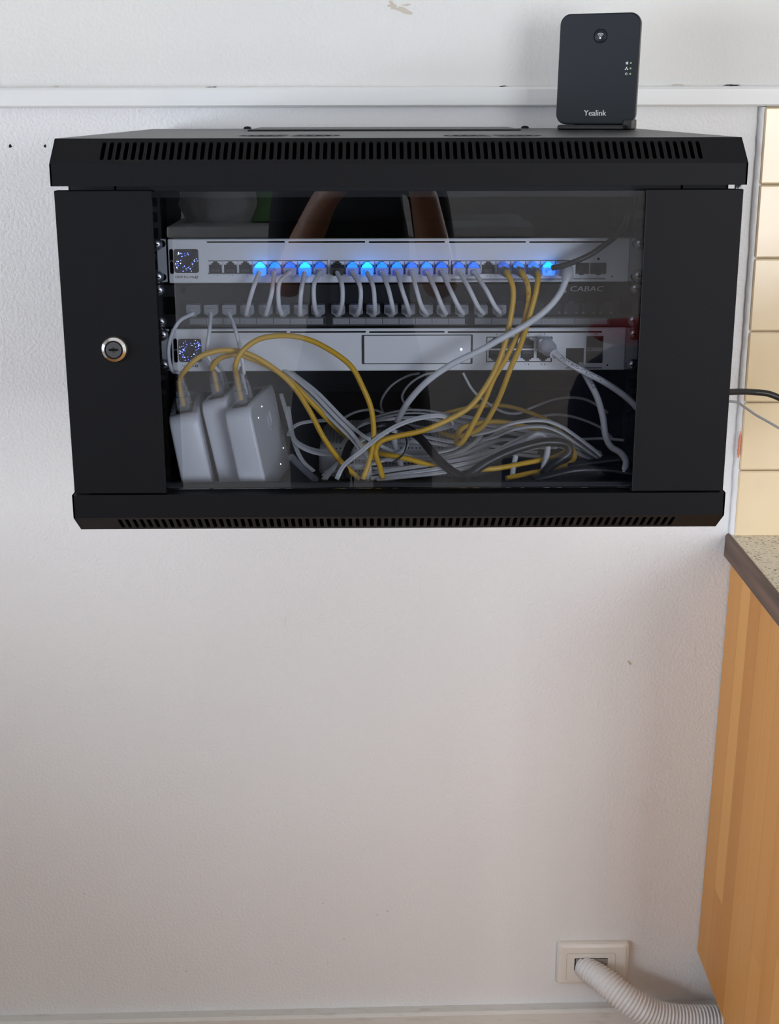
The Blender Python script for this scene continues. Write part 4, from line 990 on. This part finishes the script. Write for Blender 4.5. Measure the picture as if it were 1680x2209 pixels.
# ------------------------------------------------------------------ kitchen unit and worktop
WX = .461; wt1, wt0 = zr(-.185), zr(-.2175)
wk = thing('worktop', 'speckled cream worktop with dark brown wooden edging', 'worktop', (1.0, .3, wt0))
MB().box((WX+.006, -.02, wt0+.001), (1.75, RY1-.001, wt1), 0).build('slab', 'laminate', wk)
mb = MB(); mb.prism([(0, 0), (.0058, 0), (.0058, wt1-wt0), (.0045, wt1-wt0+.0006), (.002, wt1-wt0-.001), (0, wt1-wt0-.004)], ((WX, 0, wt0), (1, 0, 0), (0, 0, 1), (0, 1, 0)), -.026, RY1-.001)
mb.build('edging', 'edging', wk)
MB().box((WX+.006, -.026, wt0), (1.75, -.02, wt1), 0, .001).build('edging', 'edging', wk)
un = thing('kitchen_unit', 'birch veneered kitchen unit below the worktop', 'kitchen unit', (1.0, .3, 0))
ub_, ut_ = zr(-.849), wt0-.0005
def sx_at(z): return .4625+(.4715-.4625)*(z-ub_)/(ut_-ub_)
mb = MB(); yb_, yf_ = RY1-.002, .015
vs = [(sx_at(z)+.0006+dx, y, z) for z in (ub_, ut_) for y in (yf_, yb_) for dx in (0, .016)]
mb.add(vs, [(0, 1, 3, 2), (4, 6, 7, 5), (0, 2, 6, 4), (1, 5, 7, 3), (0, 4, 5, 1), (2, 3, 7, 6)]); sp = mb.build('side_panel', 'unit_carcass', un)
rnd = random.Random(3); y = yb_; k = 0
widths = [.062, .045, .050, .050, .046, .052, .050, .048, .05, .05, .05, .06]
while y > yf_+.005:
    wd_ = widths[k % len(widths)]; ya = max(y-wd_, yf_); zc = [ub_, ut_]
    if k % 2 == 1: zc = [ub_, ub_+(ut_-ub_)*rnd.uniform(.15, .5), ut_]
    elif k % 3 == 0 and k: zc = [ub_, ub_+(ut_-ub_)*rnd.uniform(.4, .8), ut_]
    for i in range(len(zc)-1):
        z0_, z1_ = zc[i], zc[i+1]-.0002; ga = .00025
        vs = [(sx_at(z)-dx, yy, z) for dx in (.0001, -.0006) for (yy, z) in ((ya+ga, z0_), (y-ga, z0_), (y-ga, z1_), (ya+ga, z1_))]
        MB().add(vs, [(0, 3, 2, 1), (4, 5, 6, 7), (0, 1, 5, 4), (1, 2, 6, 5), (2, 3, 7, 6), (3, 0, 4, 7)]).build('stave', 'stave', sp)
    y = ya; k += 1
mb = MB().box((.489, yf_, ub_), (1.74, yb_, ub_+.016)); mb.box((.489, yb_-.006, ub_+.016), (1.74, yb_, ut_)); mb.box((1.724, yf_, ub_+.016), (1.74, yb_-.006, ut_)); mb.build('carcass', 'unit_carcass', un)
for i in range(3):
    xa_ = .468+i*.4245
    d_ = MB().box((xa_, -.003, ub_+.002), (xa_+.4225, .0145, ut_-.002), 0, .001).build('cabinet_door', 'unit_carcass', un)
    mb = MB(); mb.tube([(xa_+.36, -.003, ut_-.06), (xa_+.36, -.03, ut_-.06), (xa_+.36, -.03, ut_-.16), (xa_+.36, -.003, ut_-.16)], .005, 8); mb.build('handle', 'steel', d_)
for x in (.70, 1.2, 1.68):
    for y in (.08, .38): MB().lathe([(.025, 0), (.025, .006), (.014, .008), (.014, ub_)], (x, y, 0), (0, 0, 1), n=16).build('leg', 'print', un)

# ------------------------------------------------------------------ the room behind the camera (seen mirrored in the door glass)
def cupboard(name, label, x0, x1, y0, y1, h, body, ndoor, cat='cupboard'):
    t_ = thing(name, label, cat, ((x0+x1)/2, (y0+y1)/2, 0))
    mb = MB().box((x0, y0, .06), (x1, y1-.02, h-.025)); mb.build('carcass', body, t_)
    MB().box((x0+.02, y0+.02, 0), (x1-.02, y1-.05, .06)).build('plinth', 'print', t_)
    MB().box((x0-.01, y0, h-.025), (x1+.01, y1, h), 0, .003).build('top', body, t_)
    wd_ = (x1-x0)/ndoor
    for i in range(ndoor):
        d_ = MB().box((x0+i*wd_+.002, y1-.02, .065), (x0+(i+1)*wd_-.002, y1, h-.03), 0, .002).build('cabinet_door', body, t_)
        hx = x0+i*wd_+(wd_-.05 if i % 2 == 0 else .05)
        MB().tube([(hx, y1, h-.12), (hx, y1+.025, h-.12), (hx, y1+.025, h-.24), (hx, y1, h-.24)], .005, 8).build('handle', 'steel', d_)
    return t_
cupboard('white_cupboard', 'white cupboard behind the photographer, mirrored in the glass', -.50, .34, -2.45, -2.05, 1.165, 'wall_room', 2)
t_ = thing('bookcase', 'tall dark bookcase mirrored at the left edge of the glass', 'bookcase', (-1.1, -2.2, 0))  # stands for the dark reflection; made tall and wide to shade the wall
for x in (-1.70, -.555): MB().box((x, -2.45, 0), (x+.025, -2.05, 1.28)).build('side', 'cloth_black', t_)
for z in (.06, .46, .86, 1.255): MB().box((-1.675, -2.45, z), (-.555, -2.05, z+.025)).build('shelf', 'cloth_black', t_)
MB().box((-1.675, -2.45, .085), (-.555, -2.44, 1.255)).build('back', 'cloth_black', t_)
cupboard('shading_cupboard', 'unseen white cupboard added to shade the lower left wall', -1.95, -1.40, -1.15, .25, 0.94, 'wall_room', 2)  # added out of view to block window light from the lower left wall
# crumpled paper bag and green folder on the cupboard
rnd = random.Random(5); mb = MB(); n = 16; rings = []
for i, (z, rx, ry) in enumerate(((0, .085, .06), (.03, .10, .07), (.08, .09, .062), (.13, .075, .05), (.17, .085, .04), (.185, .06, .02))):
    rings.append([(-.40+rx*math.cos(2*math.pi*k/n)*rnd.uniform(.88, 1.08), -2.2+ry*math.sin(2*math.pi*k/n)*rnd.uniform(.85, 1.1), 1.165+z+(rnd.uniform(-.012, .012) if i else 0)) for k in range(n)])
mb.add([q for r_ in rings for q in r_], [(i*n+k, i*n+(k+1) % n, (i+1)*n+(k+1) % n, (i+1)*n+k) for i in range(5) for k in range(n)]); mb.add(rings[-1], [list(range(n))]); mb.add(rings[0], [list(range(n))[::-1]])
tag(mb.build('paper_bag', 'paper'), 'crumpled white paper bag on the white cupboard', 'bag')
mb = MB(); 
mb.prism([(-.12, 0), (.10, 0), (.10, .15), (.0, .19), (-.06, .165), (-.12, .10)], ((-.20, -2.17, 1.165), (1, .12, 0), (0, -.25, 1), (-.12, 1, .2)), 0, .018)
tag(mb.build('green_folder', 'green'), 'green folder propped on the white cupboard', 'folder')
for i, (x, z, w_, h_, lb) in enumerate(((.30, 1.00, .21, .297, 'white notice sheet nearest the cupboard on the far wall'), (.62, .98, .297, .21, 'wide white notice sheet in the middle of the far wall'))):
    tag(MB().box((x, RY0, z-h_/2), (x+w_, RY0+.0012, z+h_/2)).build('notice_sheet', 'paper'), lb, 'paper', 'notice sheets')
# dark filing cabinet added to darken the reflection; backpack and red jacket on it
fc = thing('added_filing_cabinet', 'low dark filing cabinet added under the backpack to darken the reflection', 'filing cabinet', (.52, -1.85, 0))
MB().box((.28, -2.00, .03), (.80, -1.64, .62), 0, .004).build('carcass', 'navy', fc)
MB().box((.30, -1.98, 0), (.78, -1.67, .03)).build('plinth', 'print', fc)
for z in (.05, .335):
    d_ = MB().box((.288, -1.64, z), (.792, -1.622, z+.275), 0, .003).build('drawer', 'navy', fc)
    MB().tube([(.48, -1.622, z+.2), (.48, -1.60, z+.2), (.60, -1.60, z+.2), (.60, -1.622, z+.2)], .005, 8).build('handle', 'steel', d_)
def soft(mb, c, rx, ry, h, seed, mat=0, n=18, lv=8, pw=.45):
    rnd = random.Random(seed); rings = []
    for i in range(lv+1):
        t = i/lv; s = (math.sin(math.pi*min(max(t*.94+.03, 0), 1)))**pw
        rings.append([Vector((c[0]+rx*s*math.copysign(abs(math.cos(2*math.pi*k/n))**.7, math.cos(2*math.pi*k/n))*rnd.uniform(.96, 1.04), c[1]+ry*s*math.copysign(abs(math.sin(2*math.pi*k/n))**.7, math.sin(2*math.pi*k/n))*rnd.uniform(.95, 1.05), c[2]+h*t)) for k in range(n)])
    mb.add([q for r_ in rings for q in r_], [(i*n+k, i*n+(k+1) % n, (i+1)*n+(k+1) % n, (i+1)*n+k) for i in range(lv) for k in range(n)], mat, True)
    mb.add(rings[-1], [list(range(n))], mat); mb.add(rings[0], [list(range(n))[::-1]], mat)
bp = thing('backpack', 'navy backpack standing on the dark filing cabinet', 'backpack', (.56, -1.82, .62))
mb = MB(); soft(mb, (.56, -1.82, .62), .15, .09, .30, 2); mb.build('body', 'navy', bp)
mb = MB(); soft(mb, (.56, -1.725, .64), .11, .035, .15, 3); mb.build('front_pocket', 'navy', bp)
mb = MB(); soft(mb, (.56, -1.82, .922), .11, .085, .06, 8, pw=.6)
tag(mb.build('red_jacket', 'bag_red'), 'red jacket bundled on top of the backpack', 'jacket')

# ------------------------------------------------------------------ the photographer, mirrored in the glass
def make_person():
    ox, oy = -.055, -1.66
    V = []; E_ = []; RAD = []
    def v(x, y, z, r, p=None):
        V.append((ox+x, oy+y, z)); RAD.append(r if isinstance(r, tuple) else (r, r))
        if p is not None: E_.append((p, len(V)-1))
        return len(V)-1
    pel = v(0, 0, .90, (.120, .095)); wa = v(0, .0, 1.03, (.105, .085), pel); chs = v(0, .0, 1.20, (.118, .092), wa); sh = v(0, -.01, 1.335, (.075, .062), chs)
    nk = v(0, .0, 1.405, (.046, .048), sh); jaw = v(0, .018, 1.455, (.050, .058), nk); hd = v(0, .012, 1.52, (.070, .086), jaw); ht = v(0, .006, 1.585, (.052, .066), hd)
    for s in (-1, 1):
        hp = v(s*.085, 0, .84, .082, pel); kn = v(s*.095, .015, .47, .056, hp); cf = v(s*.097, -.012, .34, .052, kn); an = v(s*.10, -.02, .085, .038, cf); v(s*.115, .13, .036, (.036, .030), an)
    # right arm reaches the phone high, left hand supports it
    for s, el, wr, pm, fdir in ((1, (.165, .12, 1.090), (.120, .305, 1.300), (.088, .372, 1.352), None), (-1, (-.150, .12, 1.095), (-.060, .300, 1.285), (-.015, .362, 1.335), None)):
        sd = v(s*.135, -.005, 1.315, .050, sh); e1 = v(*el, .038, sd); fm = v(*[a*.55+b*.45 for a, b in zip(el, wr)], .036, e1); w1 = v(*wr, .026, fm); p1 = v(*pm, (.030, .018), w1)
        # four fingers curling round the phone edge and a thumb from the side of the palm
        for k in range(4):
            off = (k-1.5)*.015; ln = (.9, 1.05, 1.0, .8)[k]
            a = v(pm[0]-s*.010, pm[1]+.018*ln, pm[2]+.020+off, .0085, p1); b = v(pm[0]-s*.026, pm[1]+.034*ln, pm[2]+.026+off, .0078, a); v(pm[0]-s*.044, pm[1]+.036*ln, pm[2]+.028+off, .0070, b)
        a = v(pm[0]-s*.012, pm[1]-.006, pm[2]+.030, .0100, p1); b = v(pm[0]-s*.028, pm[1]+.004, pm[2]+.052, .0090, a); v(pm[0]-s*.040, pm[1]+.010, pm[2]+.066, .0080, b)
    me = bpy.data.meshes.new('person_skeleton'); me.from_pydata(V, E_, []); o = bpy.data.objects.new('person_skeleton', me); C.objects.link(o)
    o.modifiers.new('skin', 'SKIN'); sv = me.skin_vertices[0].data
    for i, r in enumerate(RAD): sv[i].radius = r
    sv[0].use_root = True
    o.modifiers.new('sub', 'SUBSURF').levels = 2
    dg = bpy.context.evaluated_depsgraph_get(); m2 = bpy.data.meshes.new_from_object(o.evaluated_get(dg)); bpy.data.objects.remove(o); bpy.data.meshes.remove(me)
    m2.name = 'person'
    for q in ('skin', 'cloth_black', 'denim', 'print'): m2.materials.append(M[q])
    zmin = min(q.co.z for q in m2.vertices)
    for q in m2.vertices: q.co.z -= zmin; q.co -= Vector((ox, oy, 0))
    for p in m2.polygons:
        c = p.center; p.use_smooth = True; arm = abs(c.x) > .165 or c.y > .12
        if c.z < .08: p.material_index = 3
        elif c.z < .93: p.material_index = 2
        elif c.z > 1.372: p.material_index = 0
        elif c.y > .085 and c.z > .95 and abs(c.x) > .0 and (c.y > .13 or c.z < 1.12): p.material_index = 0
        elif abs(c.x) > .205 and c.z < 1.2: p.material_index = 0
        else: p.material_index = 1
    t_ = bpy.data.objects.new('person', m2); C.objects.link(t_); t_.location = (ox, oy, 0); ORG['person'] = Vector((ox, oy, 0))
    tag(t_, 'person in a black T-shirt holding up a phone, mirrored in the glass', 'person')
    Hc = Vector((ox, oy+.012, 1.52-zmin))
    mb = MB(); n = 20; rings = []
    for i in range(9):
        t = i/8; a = math.pi*.5*t; rings.append([Hc+Vector((.080*math.cos(a)*math.cos(2*math.pi*k/n), -.012+.094*math.cos(a)*math.sin(2*math.pi*k/n)*(1 if math.sin(2*math.pi*k/n) < 0 else .92), .012+.098*math.sin(a)-(.10*(1-t)**2 if math.sin(2*math.pi*k/n) < .25 else -.03*(1-t)))) for k in range(n)])
    mb.add([q for r_ in rings for q in r_], [(i*n+k, i*n+(k+1) % n, (i+1)*n+(k+1) % n, (i+1)*n+k) for i in range(8) for k in range(n)], 0, True); mb.build('hair', 'hair', t_)
    for s in (-1, 1):
        mb = MB(); mb.lathe([(.001, 0), (.010, .001), (.0125, .005), (.008, .009), (.001, .010)], Hc+Vector((s*.028, .073, .0)), (0, 1, 0), 0, 14, mats=[0, 0, 1, 1]); mb.build('eye', ['paper', 'print'], t_)
        mb = MB(); mb.lathe([(.001, -.006), (.016, -.004), (.018, .002), (.012, .006), (.001, .004)], Hc+Vector((s*.072, .0, -.005)), (s, .3, 0), 0, 14); mb.build('ear', 'skin', t_)
    mb = MB(); mb.tube([Hc+Vector((0, .080, .010)), Hc+Vector((0, .092, -.012)), Hc+Vector((0, .100, -.028)), Hc+Vector((0, .080, -.036))], .01, 10, rfun=lambda i: (.006, .009, .013, .007)[i]); mb.build('nose', 'skin', t_)
    mb = MB(); mb.tube([Hc+Vector((x, .078-abs(x)*.4, -.056)) for x in (-.022, -.011, 0, .011, .022)], .005, 8, rfun=lambda i: (.002, .005, .006, .005, .002)[i]); mb.build('mouth', 'bag_red', t_)
    return t_
make_person()
ph = thing('smartphone', 'black smartphone held up by the photographer', 'phone', CAM-fwd*.010)
mb = MB(); fr_ = (CAM-fwd*.006+cr*.021-cu_*.055, cr, cu_, -fwd)
mb.prism(rrect(.072, .150, .010, 5), fr_, 0, .008, 0); mb.build('body', 'phone', ph)
mb = MB(); mb.prism(rrect(.066, .142, .008, 5), fr_, .008, .0083, 0); mb.build('screen', 'display', ph)
mb = MB()
for dx, dz in ((0, 0), (.0, -.020), (.018, -.010)): mb.lathe([(.0065, 0), (.0065, .001)], CAM-fwd*.006+cr*dx+cu_*dz, fwd, 0, 16)
mb.build('lenses', 'display', ph)
